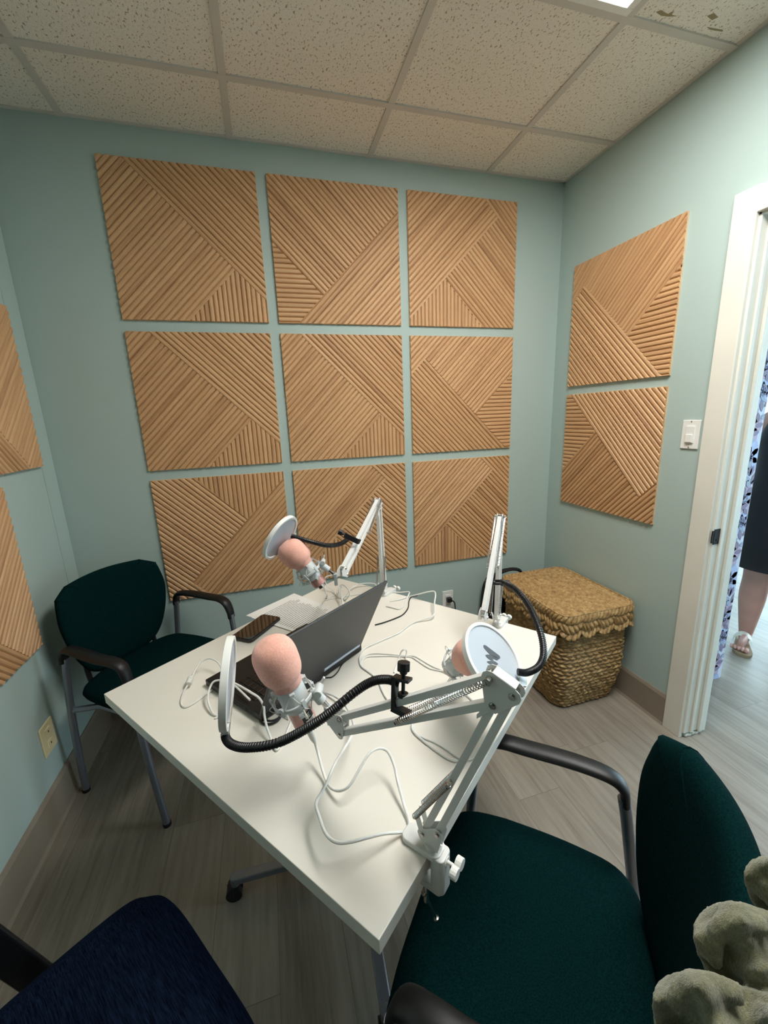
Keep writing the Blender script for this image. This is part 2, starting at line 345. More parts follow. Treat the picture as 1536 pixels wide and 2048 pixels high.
# outer room beyond the door
XO = 3.3
struct('wall_hall_left', MB().box(((T+.586)/2+.005, -.738+.06, 1.35), (.586-T-.01, .12, 2.7)), M['paperbg'])
wp = MB(); x0, x1 = T+.012, .583
rnd = random.Random(3)
def leaf(cx, cz, ang, ln, wd, mi):
    pts = [(ln*t, wd*sin(pi*t)**.8) for t in (0, .2, .4, .6, .8, 1)]; poly = pts+[(a, -b) for a, b in pts[1:-1]][::-1]
    P = [(cx+a*cos(ang)-b*sin(ang), cz+a*sin(ang)+b*cos(ang)) for a, b in poly]
    P = [(min(max(a, x0), x1), b) for a, b in P]
    if max(a for a, b in P)-min(a for a, b in P) < .004: return
    wp.prism(P, (0, -.738-.0004*(1+mi), 0), (1, 0, 0), (0, 0, 1), 0, .0003*(1+mi), mi)
for rep in range(5):
    z0 = .62*rep-.08
    for fx, fz, R, pm in ((.20, .10, .10, 0), (.49, .17, .10, 0), (.36, .33, .09, 1), (.53, .03, .085, 1), (.24, .46, .08, 0), (.54, .45, .08, 0), (.55, .33, .06, 1)):
        for k in range(6): leaf(fx, z0+fz, 2*pi*k/6+.3*fx, R, R*.42, pm)
        for k in range(8): leaf(fx+.012*cos(k*.785), z0+fz+.012*sin(k*.785), k*.785, .012, .006, 4)
    for sx, sz, a in ((.50, .30, 1.9), (.56, .24, 2.6), (.52, .40, 1.2), (.57, .52, 2.0), (.49, .10, 1.0), (.30, .22, .8), (.42, .52, -.8), (.55, .56, 2.4), (.20, .30, 1.2), (.46, .06, 2.8), (.57, .26, 1.5)):
        for k in range(7):
            t = .022*k; bx, bz = sx+t*cos(a), z0+sz+t*sin(a)
            leaf(bx, bz, a+(.8 if k % 2 else -.8), .060-.003*k, .012, 2 if (k+int(sx*20)) % 3 else 3)
pr = bpy.data.objects['wall_hall_left']
mk('floral_print', wp, [M['petal_mauve'], M['petal_blue'], M['leaf_plum'], M['leaf_grey'], M['centre']], pr)
struct('wall_hall_back', MB().box(((T+XO)/2+.3, 1.5, 1.35), (XO-T+.6, .1, 2.7)), M['wall_outer'])
struct('wall_hall_front', MB().box(((T+XO)/2, -3.3, 1.35), (XO-T, .1, 2.7)), M['wall_outer'])
g = MB().box((XO+.05, 1.25, 1.35), (.1, .5, 2.7)).box((XO+.05, -3.0, 1.35), (.1, .6, 2.7)).box((XO+.05, -.85, 2.5), (.1, 3.7, .4)).box((XO+.05, -.85, .02), (.1, 3.7, .04))
struct('wall_hall_right', g, M['wall_outer'])
struct('ceiling_hall', MB().box(((T+XO)/2, -.9, 2.73), (XO-T, 4.9, .06)), M['wall_outer'])
wn = MB().box((XO+.07, -.85, 1.17), (.01, 3.7, 2.26))
w1 = struct('window_1', wn, M['daylight'])
g = MB()
for y in (-2.66, -1.75, -.85, .05, .96): g.box((XO+.03, y, 1.17), (.05, .06, 2.26))
for z in (.07, 1.1, 2.27): g.box((XO+.03, -.85, z), (.05, 3.64, .06))
mk('window_frame', g, M['trim'], w1)
# ceiling light
t = thing('ceiling_light', 'lit white recessed ceiling panel light set in the tile grid', 'light', (-.76, -1.44, H-.01))
lx0, lx1, ly0, ly1 = -.4567-.6066+.014, -.4567-.014, -2.049+.014, -.829-.014
cx, cy = (lx0+lx1)/2, (ly0+ly1)/2; sx, sy = lx1-lx0, ly1-ly0
g = MB()
for dx, dy, a, b in ((0, sy/2-.012, sx, .024), (0, -sy/2+.012, sx, .024), (sx/2-.012, 0, .024, sy-.048), (-sx/2+.012, 0, .024, sy-.048)): g.box((cx+dx, cy+dy, H-.006), (a, b, .010))
mk('frame', g, M['whiteplastic'], t, bevel=.002)
mk('diffuser', MB().box((cx, cy, H-.006), (sx-.048, sy-.048, .006)), M['lamp'], t)
# ------------------------------------------------------------------ slatted acoustic panels
D1 = [([(.15, 0), (1, 0), (1, .85)], 45), ([(0, 0), (.15, 0), (.795, .645), (.44, 1), (0, 1)], -45), ([(.795, .645), (1, .85), (1, 1), (.44, 1)], 90)]
D2 = [([(0, 0), (.68, 0), (.815, .135), (0, .95)], -45), ([(.68, 0), (1, 0), (1, 1), (.68, 1), (.325, .625), (.815, .135)], 45), ([(0, .95), (.325, .625), (.70, 1), (0, 1)], 90)]
def rotd(D, k):
    for _ in range(k % 4): D = [([(1-v, u) for u, v in p], a+90) for p, a in D]   # clockwise quarter turns
    return D
def clip(poly, a, b, c):            # keep a*x+b*y <= c
    out = []
    for i in range(len(poly)):
        p, q = poly[i], poly[(i+1) % len(poly)]; dp = a*p[0]+b*p[1]-c; dq = a*q[0]+b*q[1]-c
        if dp <= 0: out.append(p)
        if (dp < 0 < dq) or (dq < 0 < dp):
            t = dp/(dp-dq); out.append((p[0]+t*(q[0]-p[0]), p[1]+t*(q[1]-p[1])))
    return out
PROF = [(0, 0), (.10, .55), (.24, .9), (.5, 1), (.76, .9), (.90, .55), (1, 0)]
def convex_parts(poly):
    if len(poly) <= 3: return [poly]
    def area(p): return sum(p[i][0]*p[(i+1) % len(p)][1]-p[(i+1) % len(p)][0]*p[i][1] for i in range(len(p)))
    s = 1 if area(poly) > 0 else -1
    for i in range(len(poly)):
        a, b, c = poly[i-1], poly[i], poly[(i+1) % len(poly)]
        if s*((b[0]-a[0])*(c[1]-b[1])-(b[1]-a[1])*(c[0]-b[0])) < -1e-6:
            # reflex vertex: split along the line through a,b
            A, B = (b[1]-a[1]), -(b[0]-a[0]); Cc = A*a[0]+B*a[1]
            r = []
            for q in (clip(poly, A, B, Cc), clip(poly, -A, -B, -Cc)):
                if len(q) > 2: r += [q]
            return r
    return [poly]
def panel(o, X, Y, nrm, D, label, group, s=.6, seed=0, wall='back', depth=.008):
    # o = top-left corner, X to the right, Y downwards, nrm out of the wall
    o, X, Y, nrm = V(o), V(X), V(Y), V(nrm); g = MB(); uvs = []; rn = random.Random(seed); pitch = .0205; b0 = .006
    for poly, ang in D:
        a = radians(ang); dx, dy = cos(a), sin(a); ax, ay = -dy, dx        # along, across
        P0 = [(u*s, v*s) for u, v in poly]; ou, ov = rn.uniform(0, 5), rn.uniform(0, 5)
        for P in convex_parts(P0):
            cs = [ax*x+ay*y for x, y in P]; k0 = math.floor(min(cs)/pitch); k1 = math.ceil(max(cs)/pitch)
            for k in range(k0, k1):
                sh = rn.uniform(0, 3) if False else ((k*7919) % 13)*.21
                for (t0, h0), (t1, h1) in zip(PROF[:-1], PROF[1:]):
                    c0, c1 = (k+t0)*pitch, (k+t1)*pitch
                    q = clip(clip(P, ax, ay, c1), -ax, -ay, -c0)
                    if len(q) < 3: continue
                    n = len(q); hh = []
                    for x, y in q:
                        tt = ((ax*x+ay*y)-c0)/(c1-c0); hh.append(b0+depth*(h0+(h1-h0)*tt))
                    top = [o+X*x+Y*y+nrm*h for (x, y), h in zip(q, hh)]; bot = [o+X*x+Y*y+nrm*.001 for x, y in q]
                    g.add(top+bot, [list(range(n))]+[[i, n+i, n+(i+1) % n, (i+1) % n] for i in range(n)])
                    uv = [(ax*x+ay*y+ou+sh*.04, dx*x+dy*y+ov+sh) for x, y in q]; uvs.append(uv)
                    for i in range(n): uvs.append([uv[i], uv[i], uv[(i+1) % n], uv[(i+1) % n]])
    base = o+X*s/2+Y*s
    root = thing('wall_panel', label, 'wall panel', base, 0, group)
    f = mk('slat_face', g, M['wood'], root, fix=False)
    me = f.data; ul = me.uv_layers.new(name='UVMap'); li = 0
    for uv in uvs:
        for c in uv: ul.data[li].uv = c; li += 1
    bm = bmesh.new(); bm.from_mesh(me)
    for fc in bm.faces:
        pass
    bm.free()
    e = .0015
    mk('backing', MB().prism([(-e, -e), (s+e, -e), (s+e, s+e), (-e, s+e)], o, X, Y, *((.0, -b0+.0008) if X.cross(Y).dot(nrm) < 0 else (0, b0-.0008))), M['panel_back'], root)
    return root
PX, PZ, S, G = -2.1815, 2.4899, .6, .047
grid = [[(D1, 0), (D1, 1), (D2, 0)], [(D1, 0), (D1, 0), (D2, 3)], [(D2, 2), (D2, 0), (D2, 0)]]
rown = ['top', 'middle', 'bottom']; coln = ['left', 'centre', 'right']
pl = {(0, 0): 'slatted wood wall panel highest and furthest left on the back wall, under the ceiling',
      (0, 1): 'slatted wood wall panel in the middle of the top row, with a small horizontal-slat corner',
      (0, 2): 'slatted wood wall panel at the right end of the top row, nearest the room corner',
      (1, 0): 'slatted wood wall panel at the left end of the middle row on the back wall',
      (1, 1): 'slatted wood wall panel in the very centre of the nine on the back wall',
      (1, 2): 'slatted wood wall panel at the right end of the middle row, horizontal slats on its right edge',
      (2, 0): 'slatted wood wall panel lowest and furthest left, just right of the corner chair back',
      (2, 1): 'slatted wood wall panel in the middle of the bottom row, behind a folded microphone arm',
      (2, 2): 'slatted wood wall panel at the right end of the bottom row, above the wall outlet'}
for r in range(3):
    for c in range(3):
        D, k = grid[r][c]
        panel((PX+c*(S+G), 0, PZ-r*(S+G)), (1, 0, 0), (0, 0, -1), (0, -1, 0), rotd(D, k), pl[(r, c)], 'nine slatted wood panels on the back wall', seed=r*3+c)
RY, RZ = -.1312, 2.1673
panel((0, RY, RZ), (0, -1, 0), (0, 0, -1), (-1, 0, 0), rotd(D2, 3), 'upper of the two slatted wood wall panels on the right wall beside the door', 'slatted wood panels beside the door', seed=20, wall='right')
panel((0, RY, RZ-.6449), (0, -1, 0), (0, 0, -1), (-1, 0, 0), rotd(D2, 1), 'lower of the two slatted wood wall panels on the right wall, above the wicker basket', 'slatted wood panels beside the door', seed=21, wall='right')
panel((-W+.003, -.72, 1.902), (0, 1, 0), (0, 0, -1), (1, 0, 0), rotd(D1, 2), 'upper slatted wood wall panel cut off at the left edge on the left wall', 'slatted wood panels on the left wall', seed=30)
panel((-W, -1.01, 1.258), (0, 1, 0), (0, 0, -1), (1, 0, 0), rotd(D1, 2), 'lower slatted wood wall panel on the left wall, left of the corner chair back', 'slatted wood panels on the left wall', seed=31)
# ------------------------------------------------------------------ switch and outlets
def plate(name, label, cat, c, X, nrm, w, h, mat):
    c, X, nrm = V(c), V(X), V(nrm); Z = V((0, 0, 1)); R = Matrix((X, nrm, Z)).transposed()
    t = thing(name, label, cat, c)
    mk('cover_plate', MB().box(c+nrm*.003, (w, .006, h), R), mat, t, bevel=.002); return t, R
t, R = plate('light_switch', 'white paddle light switch on the right wall beside the door trim', 'light switch', (0, -.851, 1.327), (0, -1, 0), (-1, 0, 0), .072, .114, M['whiteplastic'])
mk('rocker', MB().box((-.008, -.851, 1.327), (.034, .006, .066), R), M['whiteplastic'], t, bevel=.001)
mk('paddle', MB().box((-.012, -.851, 1.312), (.026, .007, .032), R), M['whiteplastic'], t, bevel=.002)
for zz in (1.378, 1.276): mk('screw', MB().cyl((-.006, -.851, zz), (-.0075, -.851, zz), .003, 10), M['chrome'], t)
t, R = plate('power_outlet', 'ivory duplex power outlet low on the left wall', 'outlet', (-W, -.502, .325), (0, 1, 0), (1, 0, 0), .088, .118, M['ivory'])
for dz in (-.024, .024):
    f = mk('socket', MB().box((-W+.007, -.502, .325+dz), (.034, .004, .029), R), M['ivory'], t, bevel=.002)
    mk('slot', MB().box((-W+.0092, -.502, .325+dz), (.005, .001, .007), R), M['black'], f)
t, R = plate('power_outlet', 'white power outlet on the back wall with a black plug in it', 'outlet', (-.681, 0, .345), (1, 0, 0), (0, -1, 0), .07, .115, M['whiteplastic'])
for dz in (-.02, .02): mk('socket', MB().box((-.681, -.007, .345+dz), (.034, .004, .028), R), M['whiteplastic'], t, bevel=.002)
t = thing('wall_plug_and_cord', 'black plug and cord in the back wall outlet', 'cord', (-.681, -.02, .34))
mk('plug', MB().box((-.679, -.022, .352), (.030, .026, .028)), M['black'], t, bevel=.004)
mk('cord', MB().tube(spline([(-.672, -.03, .352), (-.655, -.035, .34), (-.645, -.03, .31), (-.642, -.03, .2), (-.66, -.035, .06), (-.7, -.05, .006), (-.85, -.12, .005)]), .0035, 8), M['black'], t, smooth=True)
# ------------------------------------------------------------------ table
TC, TA, TW, TD, TZ, TT = (-1.4859, -1.0587), -.915193, .9239, .9334, .75, .028
e = V((cos(TA), sin(TA), 0)); n_ = V((-sin(TA), cos(TA), 0)); RZT = Matrix((e, n_, V((0, 0, 1)))).transposed()
t = thing('table', 'square white laminate table with chrome pedestal base in the middle of the room', 'table', (TC[0], TC[1], 0))
tc3 = V((TC[0], TC[1], 0))
mk('tabletop', MB().box(tc3+V((0, 0, TZ-TT/2)), (TW, TD, TT), RZT), M['table'], t, bevel=.0012)
mk('column', MB().cyl(tc3+V((0, 0, .085)), tc3+V((0, 0, TZ-TT-.006)), .032, 28), M['steel'], t, smooth=True)
mk('mounting_plate', MB().box(tc3+V((0, 0, TZ-TT-.0035)), (.38, .38, .005), RZT), M['black'], t)
mk('hub', MB().lathe(tc3+V((0, 0, .055)), (0, 0, 1), [(0, .045), (.03, .048), (.045, .036), (.05, 0)]), M['steel'], t, smooth=True)
for k in range(4):
    a = radians(176+90*k); d = V((cos(a), sin(a), 0)); p = tc3+d*.035+V((0, 0, .078)); q = tc3+d*.40+V((0, 0, .066))
    lg = mk('base_leg', MB().bar(p, q, .030, .022, (0, 0, 1)).cyl(tc3+d*.395+V((0, 0, .045)), tc3+d*.395+V((0, 0, .078)), .015, 14), M['steel'], t, bevel=.004)
    sd = V((-d.y, d.x, 0)); c0 = tc3+d*.40+V((0, 0, .024))
    mk('caster', MB().cyl(c0-sd*.02, c0-sd*.004, .024, 20).cyl(c0+sd*.004, c0+sd*.02, .024, 20).box(c0+V((0, 0, .012)), (.03, .03, .02), RZT), M['black'], lg, smooth=True)
# ------------------------------------------------------------------ chairs
def outline(ctrl, k=6):
    P = [V((a, b, 0)) for a, b in ctrl]; n = len(P); out = []
    for i in range(n):
        a, b, c, d = P[i-1], P[i], P[(i+1) % n], P[(i+2) % n]
        for j in range(k):
            t = j/k; out.append(.5*((2*b)+(c-a)*t+(2*a-5*b+4*c-d)*t*t+(3*b-a-3*c+d)*t**3))
    return [(p.x, p.y) for p in out]
def cushion(ol, f, th, rings=(0, .4, .7, .86, .94, .98, 1.0)):
    # ol: closed outline (a,b); f(a,b) -> centre point and normal; th: half thickness; pillow mesh
    n = len(ol); ca = sum(a for a, b in ol)/n; cb = sum(b for a, b in ol)/n; g = MB()
    for sgn in (1, -1):
        o = len(g.v)
        for r in rings:
            if r == 0: p, nn = f(ca, cb); g.v.append(p+nn*(sgn*th)); continue
            for a, b in ol:
                A, B = ca+(a-ca)*r, cb+(b-cb)*r; p, nn = f(A, B); g.v.append(p+nn*(sgn*th*max(0, 1-r**9)**.5))
        for j in range(n): g.f.append([o, o+1+j, o+1+(j+1) % n]); g.mi.append(0)
        for i in range(len(rings)-2):
            for j in range(n):
                a = o+1+i*n+j; b = o+1+i*n+(j+1) % n; g.f.append([a, a+n, b+n, b]); g.mi.append(0)
    return g
def weld(o):
    bm = bmesh.new(); bm.from_mesh(o.data); bmesh.ops.remove_doubles(bm, verts=bm.verts, dist=.0004); bmesh.ops.recalc_face_normals(bm, faces=bm.faces); bm.to_mesh(o.data); bm.free()
    for p in o.data.polygons: p.use_smooth = True
def guest_chair(label, loc, rz, hw=.235, tilt=0):
    t = thing('armchair', label, 'chair', loc, rz, None)
    K = dict(local=True)
    seat = outline([(.222, 0), (.218, .14), (.188, .228), (.06, .240), (-.08, .238), (-.17, .216), (-.212, .13), (-.222, 0), (-.212, -.13), (-.17, -.216), (-.08, -.238), (.06, -.240), (.188, -.228), (.218, -.14)])
    def fs(a, b): return V((a, b, .455-.018*max(0, a-.08)/.14*1.2+.03*(abs(b)/.235)**2.5*0)), V((0, 0, 1))
    weld(mk('seat', cushion(seat, fs, .033), M['green'], t, **K))
    mk('seat_pan', MB().prism([(a*.86, b*.86) for a, b in seat], (0, 0, .405), (1, 0, 0), (0, 1, 0), 0, .008), M['black'], t, **K)
    back = outline([(0, .462), (.10, .468), (.165, .515), (.208, .61), (.228, .715), (.222, .79), (.214, .826), (.211, .832), (.160, .860), (.152, .862), (.07, .868), (0, .870), (-.07, .868), (-.152, .862), (-.160, .860), (-.211, .832), (-.214, .826), (-.222, .79), (-.228, .715), (-.208, .61), (-.165, .515), (-.10, .468)])
    def fb(p, z):
        s = p/.23; x = -.165-.062*(1-s*s)-.10*(z-.5)
        return V((x, p, z)), V((1, -.5*s*.5, .12)).normalized()
    bo = mk('backrest', cushion(back, fb, .026), M['green'], t, **K); weld(bo)
    for sd in (1, -1):
        y = .252*sd
        mk('leg', MB().tube(spline([(.205, y*.98, .012), (.18, y, .3), (.161, y, .60)]), .0125, 12).cyl((.2055, y*.98, .012), (.205, y*.98, 0.0), .0145, 14, mi=1), [M['steel'], M['rubber']], t, smooth=True, **K)
        mk('leg', MB().tube(spline([(-.238, y*.98, .012), (-.21, y, .3), (-.175, y, .54), (-.16, y*.985, .625)]), .0125, 12).cyl((-.238, y*.98, .012), (-.238, y*.98, 0.0), .0145, 14, mi=1), [M['steel'], M['rubber']], t, smooth=True, **K)
        pad = spline([(-.165, y, .61), (-.158, y, .645), (-.13, y, .668), (-.06, y*1.02, .672), (.04, y*1.03, .668), (.10, y*1.02, .668), (.14, y, .655), (.157, y, .62), (.162, y, .585)], 6)
        mk('armrest', MB().tube(pad, [.0145+.004*sin(pi*min(1, max(0, (i/len(pad)-.1)/.8))) for i in range(len(pad))], 16, flat=(.68, 1.32)), M['armblack'], t, smooth=True, **K)
        mk('side_rail', MB().tube([(.187, y, .395), (.12, y*.8, .402), (-.1, y*.8, .402), (-.2, y, .395)], .011, 10), M['steel'], t, smooth=True, **K)
    mk('back_support', MB().tube(spline([(-.16, .14, .40), (-.215, .15, .44), (-.235, .15, .55)]), .010, 10).tube(spline([(-.16, -.14, .40), (-.215, -.15, .44), (-.235, -.15, .55)]), .010, 10).bar((-.13, -.2, .398), (-.13, .2, .398), .02, .012, (0, 0, 1)).bar((.1, -.2, .398), (.1, .2, .398), .02, .012, (0, 0, 1)), M['black'], t, smooth=True, **K)
    return t
guest_chair('dark green armchair with grey tube legs in the far left corner by the phone', (-2.160, -.388, 0), radians(-37))
guest_chair('green armchair at the near right of the table, olive throw on its back', (-1.275, -1.638, 0), radians(138))
def navy_chair(loc, rz):
    t = thing('armchair', 'navy blue fabric chair with black arms cut off at the bottom left', 'chair', loc, rz); K = dict(local=True)
    seat = outline([(.235, 0), (.232, .15), (.205, .205), (.14, .232), (-.1, .225), (-.19, .19), (-.215, .1), (-.22, 0), (-.215, -.1), (-.19, -.19), (-.1, -.225), (.14, -.232), (.205, -.205), (.232, -.15)])
    weld(mk('seat', cushion(seat, lambda a, b: (V((a, b, .445)), V((0, 0, 1))), .034), M['navy'], t, **K))
    mk('seat_pan', MB().prism([(a*.95, b*.95) for a, b in seat], (0, 0, .392), (1, 0, 0), (0, 1, 0), 0, .014), M['navyedge'], t, **K)
    back = outline([(0, .53), (.12, .54), (.19, .60), (.215, .72), (.20, .84), (.13, .90), (0, .915), (-.13, .90), (-.20, .84), (-.215, .72), (-.19, .60), (-.12, .54)])
    weld(mk('backrest', cushion(back, lambda p, z: (V((-.205-.05*(1-(p/.22)**2)-.12*(z-.5), p, z)), V((1, 0, .12)).normalized()), .024), M['navy'], t, **K))
    for sd in (1, -1):
        y = .285*sd
        mk('armrest', MB().bar((.02, .12*sd, .385), (.02, y, .385), .05, .014, (0, 0, 1)).bar((.02, y, .378), (-.05, y, .63), .05, .014, (0, 1, 0)).bar((-.03, y, .645), (-.22, y, .645), .05, .026, (0, 0, 1)), M['black'], t, bevel=.005, **K)
        mk('leg', MB().cyl((.17, .19*sd, .39), (.20, .21*sd, .0), .0125, 12), M['steel'], t, smooth=True, **K)
        mk('leg', MB().cyl((-.17, .17*sd, .39), (-.23, .21*sd, .0), .0125, 12), M['steel'], t, smooth=True, **K)
    mk('back_support', MB().bar((-.14, 0, .385), (-.25, 0, .40), .06, .012, (0, 0, 1)).bar((-.25, 0, .395), (-.265, 0, .6), .06, .012, (0, 1, 0)), M['black'], t, bevel=.003, **K)
navy_chair((-2.043, -1.598, 0), radians(35))
# black bag behind the basket
g = cushion(outline([(-.60, .02), (-.44, .02), (-.405, .14), (-.40, .30), (-.415, .44), (-.46, .505), (-.52, .51), (-.585, .45), (-.61, .30), (-.61, .12)]), lambda a, b: (V((a*.62-.105, -.085, b-.01)), V((0, 1, 0))), .06)
t = thing('bag', 'black soft bag standing against the back wall behind the wicker basket', 'bag', (-.49, -.085, 0))
weld(mk('body', g, M['darkbag'], t))
mk('strap', MB().tube(spline([(-.47, -.09, .44), (-.425, -.10, .495), (-.375, -.11, .522), (-.32, -.12, .532), (-.275, -.125, .522), (-.24, -.12, .49)], 8), [.014]*20+[.013, .012, .012]*5+[.010]*6, 8, flat=(.8, 1.2)), M['darkbag'], t, smooth=True)
# ------------------------------------------------------------------ wicker basket
BCX, BCY = -.232, -.452
def rrect(hx, hy, r, n=320):
    segs = []; per = 4*(hx-r+hy-r)+2*pi*r; out = []
    parts = [('l', (hx, -(hy-r)), (hx, hy-r), (1, 0)), ('a', (hx-r, hy-r), 0), ('l', (hx-r, hy), (-(hx-r), hy), (0, 1)), ('a', (-(hx-r), hy-r), 90), ('l', (-hx, hy-r), (-hx, -(hy-r)), (-1, 0)), ('a', (-(hx-r), -(hy-r)), 180), ('l', (-(hx-r), -hy), (hx-r, -hy), (0, -1)), ('a', (hx-r, -(hy-r)), 270)]
    for i in range(n):
        s = per*i/n
        for p in parts:
            ln = math.dist(p[1], p[2]) if p[0] == 'l' else pi*r/2
            if s <= ln+1e-9:
                if p[0] == 'l':
                    t = s/ln; out.append((p[1][0]+(p[2][0]-p[1][0])*t, p[1][1]+(p[2][1]-p[1][1])*t, p[3][0], p[3][1]))
                else:
                    a = radians(p[2])+s/r; out.append((p[1][0]+r*cos(a), p[1][1]+r*sin(a), cos(a), sin(a)))
                break
            s -= ln
    return out, per
t = thing('wicker_basket', 'brown woven wicker basket with scalloped lid on the floor in the right corner', 'basket', (BCX, BCY, 0))
Hb = .475; rows = 23; nr = 7; NP = 760; g = MB()
def bsize(z):
    u = z/Hb; k = 1+.0*u; f = 1-.16*(max(0, .45-u)/.45)**1.6-.03*(max(0, u-.6)/.4)**2
    return .192*f, .250*f
ringpts = []
for iv in range(rows*nr+1):
    z = Hb*iv/(rows*nr); fr = (iv % nr)/nr; row = iv//nr; hx, hy = bsize(z); P, per = rrect(hx, hy, .055, NP)
    prof = abs(sin(pi*fr)); sl = (fr-.5)*1.0*(1 if row % 2 == 0 else -1)
    for j, (x, y, nx, ny) in enumerate(P):
        ph = j/NP*50+sl+(row*.37); w = abs(sin(pi*ph))
        wob = .0015*sin(j*.13+row*1.7)
        d = .015*prof**.6*(.15+.85*w**.6)-.006+wob
        g.v.append(V((BCX+x+nx*d, BCY+y+ny*d, z+.002+.002*w*sin(2*pi*fr))))
for iv in range(rows*nr):
    for j in range(NP): g.f.append([iv*NP+j, iv*NP+(j+1) % NP, (iv+1)*NP+(j+1) % NP, (iv+1)*NP+j]); g.mi.append(0)
g.f.append(list(range(NP))[::-1]); g.mi.append(0)
mk('body', g, M['wicker'], t, smooth='all', fix=False)
# lid: flat woven top
LX, LY, LZ = .205, .262, .525
g = MB(); nx, ny = 150, 190
ins = lambda x, y: 1 if True else 0
for i in range(nx+1):
    for j in range(ny+1):
        # map square grid onto the rounded rectangle
        a, b = 2*i/nx-1, 2*j/ny-1; r = .055
        x, y = a*LX, b*LY; ex, ey = abs(x)-(LX-r), abs(y)-(LY-r)
        if ex > 0 and ey > 0:
            m_ = max(ex, ey); h_ = sqrt(ex*ex+ey*ey)
            if h_ > 0: k = m_/h_; x = math.copysign(LX-r+ex*k, x); y = math.copysign(LY-r+ey*k, y)
        rw = (x+LX)/(2*LX)*17; fr = rw % 1; row = int(rw)
        w = abs(sin(pi*((y+LY)/.030+(fr-.5)*(1.2 if row % 2 else -1.2)+row*.4)))
        dome = .010*(1-(x/LX)**2)*(1-(y/LY)**2)
        g.v.append(V((BCX+x, BCY+y, LZ+dome+.009*abs(sin(pi*fr))**.6*(.3+.7*w**.5))))
for i in range(nx):
    for j in range(ny): a = i*(ny+1)+j; g.f.append([a, a+ny+1, a+ny+2, a+1]); g.mi.append(0)
lid = mk('lid', g, M['wicker'], t, smooth='all', fix=False)
g = MB(); NS = 840; nv = 26
P, per = rrect(LX+.002, LY+.002, .057, NS)
for iv in range(nv+1):
    v = iv/nv
    for j, (x, y, nx_, ny_) in enumerate(P):
        sc = abs(sin(pi*j/NS*20)); depth = .084+.034*sc**.6; z = LZ+.006-depth*v
        lo = j/NS*84; rowv = v*2.6; fr = rowv % 1; row = int(min(rowv, 2.599)); w = abs(sin(pi*(lo+.5*row+(fr-.5)*.9*(-1 if row % 2 else 1))))
        d = .006*v+.013*(w**.6)*abs(sin(pi*min(fr, .999)))**.5+.001
        g.v.append(V((BCX+x+nx_*d, BCY+y+ny_*d, z)))
for iv in range(nv):
    for j in range(NS): g.f.append([iv*NS+j, (iv+1)*NS+j, (iv+1)*NS+(j+1) % NS, iv*NS+(j+1) % NS]); g.mi.append(0)
sk = mk('scalloped_skirt', g, M['wicker'], lid, smooth='all', fix=False)
so = sk.modifiers.new('solid', 'SOLIDIFY'); so.thickness = .006; so.offset = -1
g = MB(); P, per = rrect(LX+.004, LY+.004, .057, 260); P = P+P[:2]
g.tube([(BCX+x, BCY+y, LZ+.005+.0015*sin(j*1.3)) for j, (x, y, a, b) in enumerate(P)], .0042, 7)
mk('braided_rim', g, M['wicker'], lid, smooth=True)
# ------------------------------------------------------------------ laptop, phone, papers
Hs = V((-1.728, -1.232, TZ)); h = V((.80, .60, 0)); bdir = V((-.60, .80, 0)); LW, LDp = .368, .245
lp = thing('laptop', 'open black laptop with dark grey lid on the white table', 'laptop', Hs+h*LW/2+bdir*LDp/2)
Rl = Matrix((h, bdir, V((0, 0, 1)))).transposed()
mk('base', MB().box(Hs+h*LW/2+bdir*LDp/2+V((0, 0, .012)), (LW, LDp, .019), Rl), M['laptop'], lp, bevel=.003)
g = MB()
for i in range(14):
    for j in range(5): g.box(Hs+h*(.022+.0231*(i+.5))+bdir*(.055+.0205*(j+.5))+V((0, 0, .0225)), (.0195, .0170, .0022), Rl)
kb = mk('keyboard', g, M['key'], lp, bevel=.0008)
mk('touchpad', MB().box(Hs+h*(LW*.45)+bdir*.205+V((0, 0, .0219)), (.105, .06, .0008), Rl), M['laptop'], lp)
g = MB()
for i in range(22): g.box(Hs-h*.0003+bdir*(.05+.006*i)+V((0, 0, .013)), (.002, .003, .008), Rl)
mk('side_vent', g, M['lid'], lp)
top = V((.067, -.095, .238)); tl = top.length; td = top.normalized(); ln_ = h.cross(td).normalized()
Rd = Matrix((h, td, ln_)).transposed(); o0 = Hs+V((0, 0, .018))+bdir*.006
ld = mk('lid', MB().box(o0+h*LW/2+td*tl/2, (LW, tl, .007), Rd), M['lid'], lp, bevel=.003)
sgn = 1 if ln_.dot(bdir) > 0 else -1
mk('screen', MB().box(o0+h*LW/2+td*(tl/2+.006)+ln_*sgn*.0038, (LW-.02, tl-.03, .0012), Rd), M['glass'], ld)
mk('hinge_strip', MB().box(o0+h*(LW*.76)+td*.012-ln_*sgn*.0045, (.15, .009, .004), Rd), M['silverstrip'], ld, bevel=.001)
ph0, ph1, ph2, ph3 = V((-1.829, -.808, 0)), V((-1.718, -.665, 0)), V((-1.664, -.712, 0)), V((-1.765, -.86, 0))
pdv = (ph1-ph0).normalized(); pc = (ph0+ph1+ph2+ph3)/4; psd = V((pdv.y, -pdv.x, 0)); Rp = Matrix((pdv, -psd, V((0, 0, 1)))).transposed()
ph = thing('smartphone', 'black smartphone lying face up on the table beside the papers', 'phone', pc+V((0, 0, TZ)))
g = MB(); 
def rr2(hx, hy, r, n=6):
    out = []
    for cx, cy, a0 in ((hx-r, hy-r, 0), (-hx+r, hy-r, 90), (-hx+r, -hy+r, 180), (hx-r, -hy+r, 270)):
        for k in range(n+1): a = radians(a0+90*k/n); out.append((cx+r*cos(a), cy+r*sin(a)))
    return out
mk('phone_case', MB().prism(rr2(.083, .041, .012), pc+V((0, 0, TZ+.0018)), Rp.col[0], Rp.col[1], 0, .0105), M['black'], ph, bevel=.002)
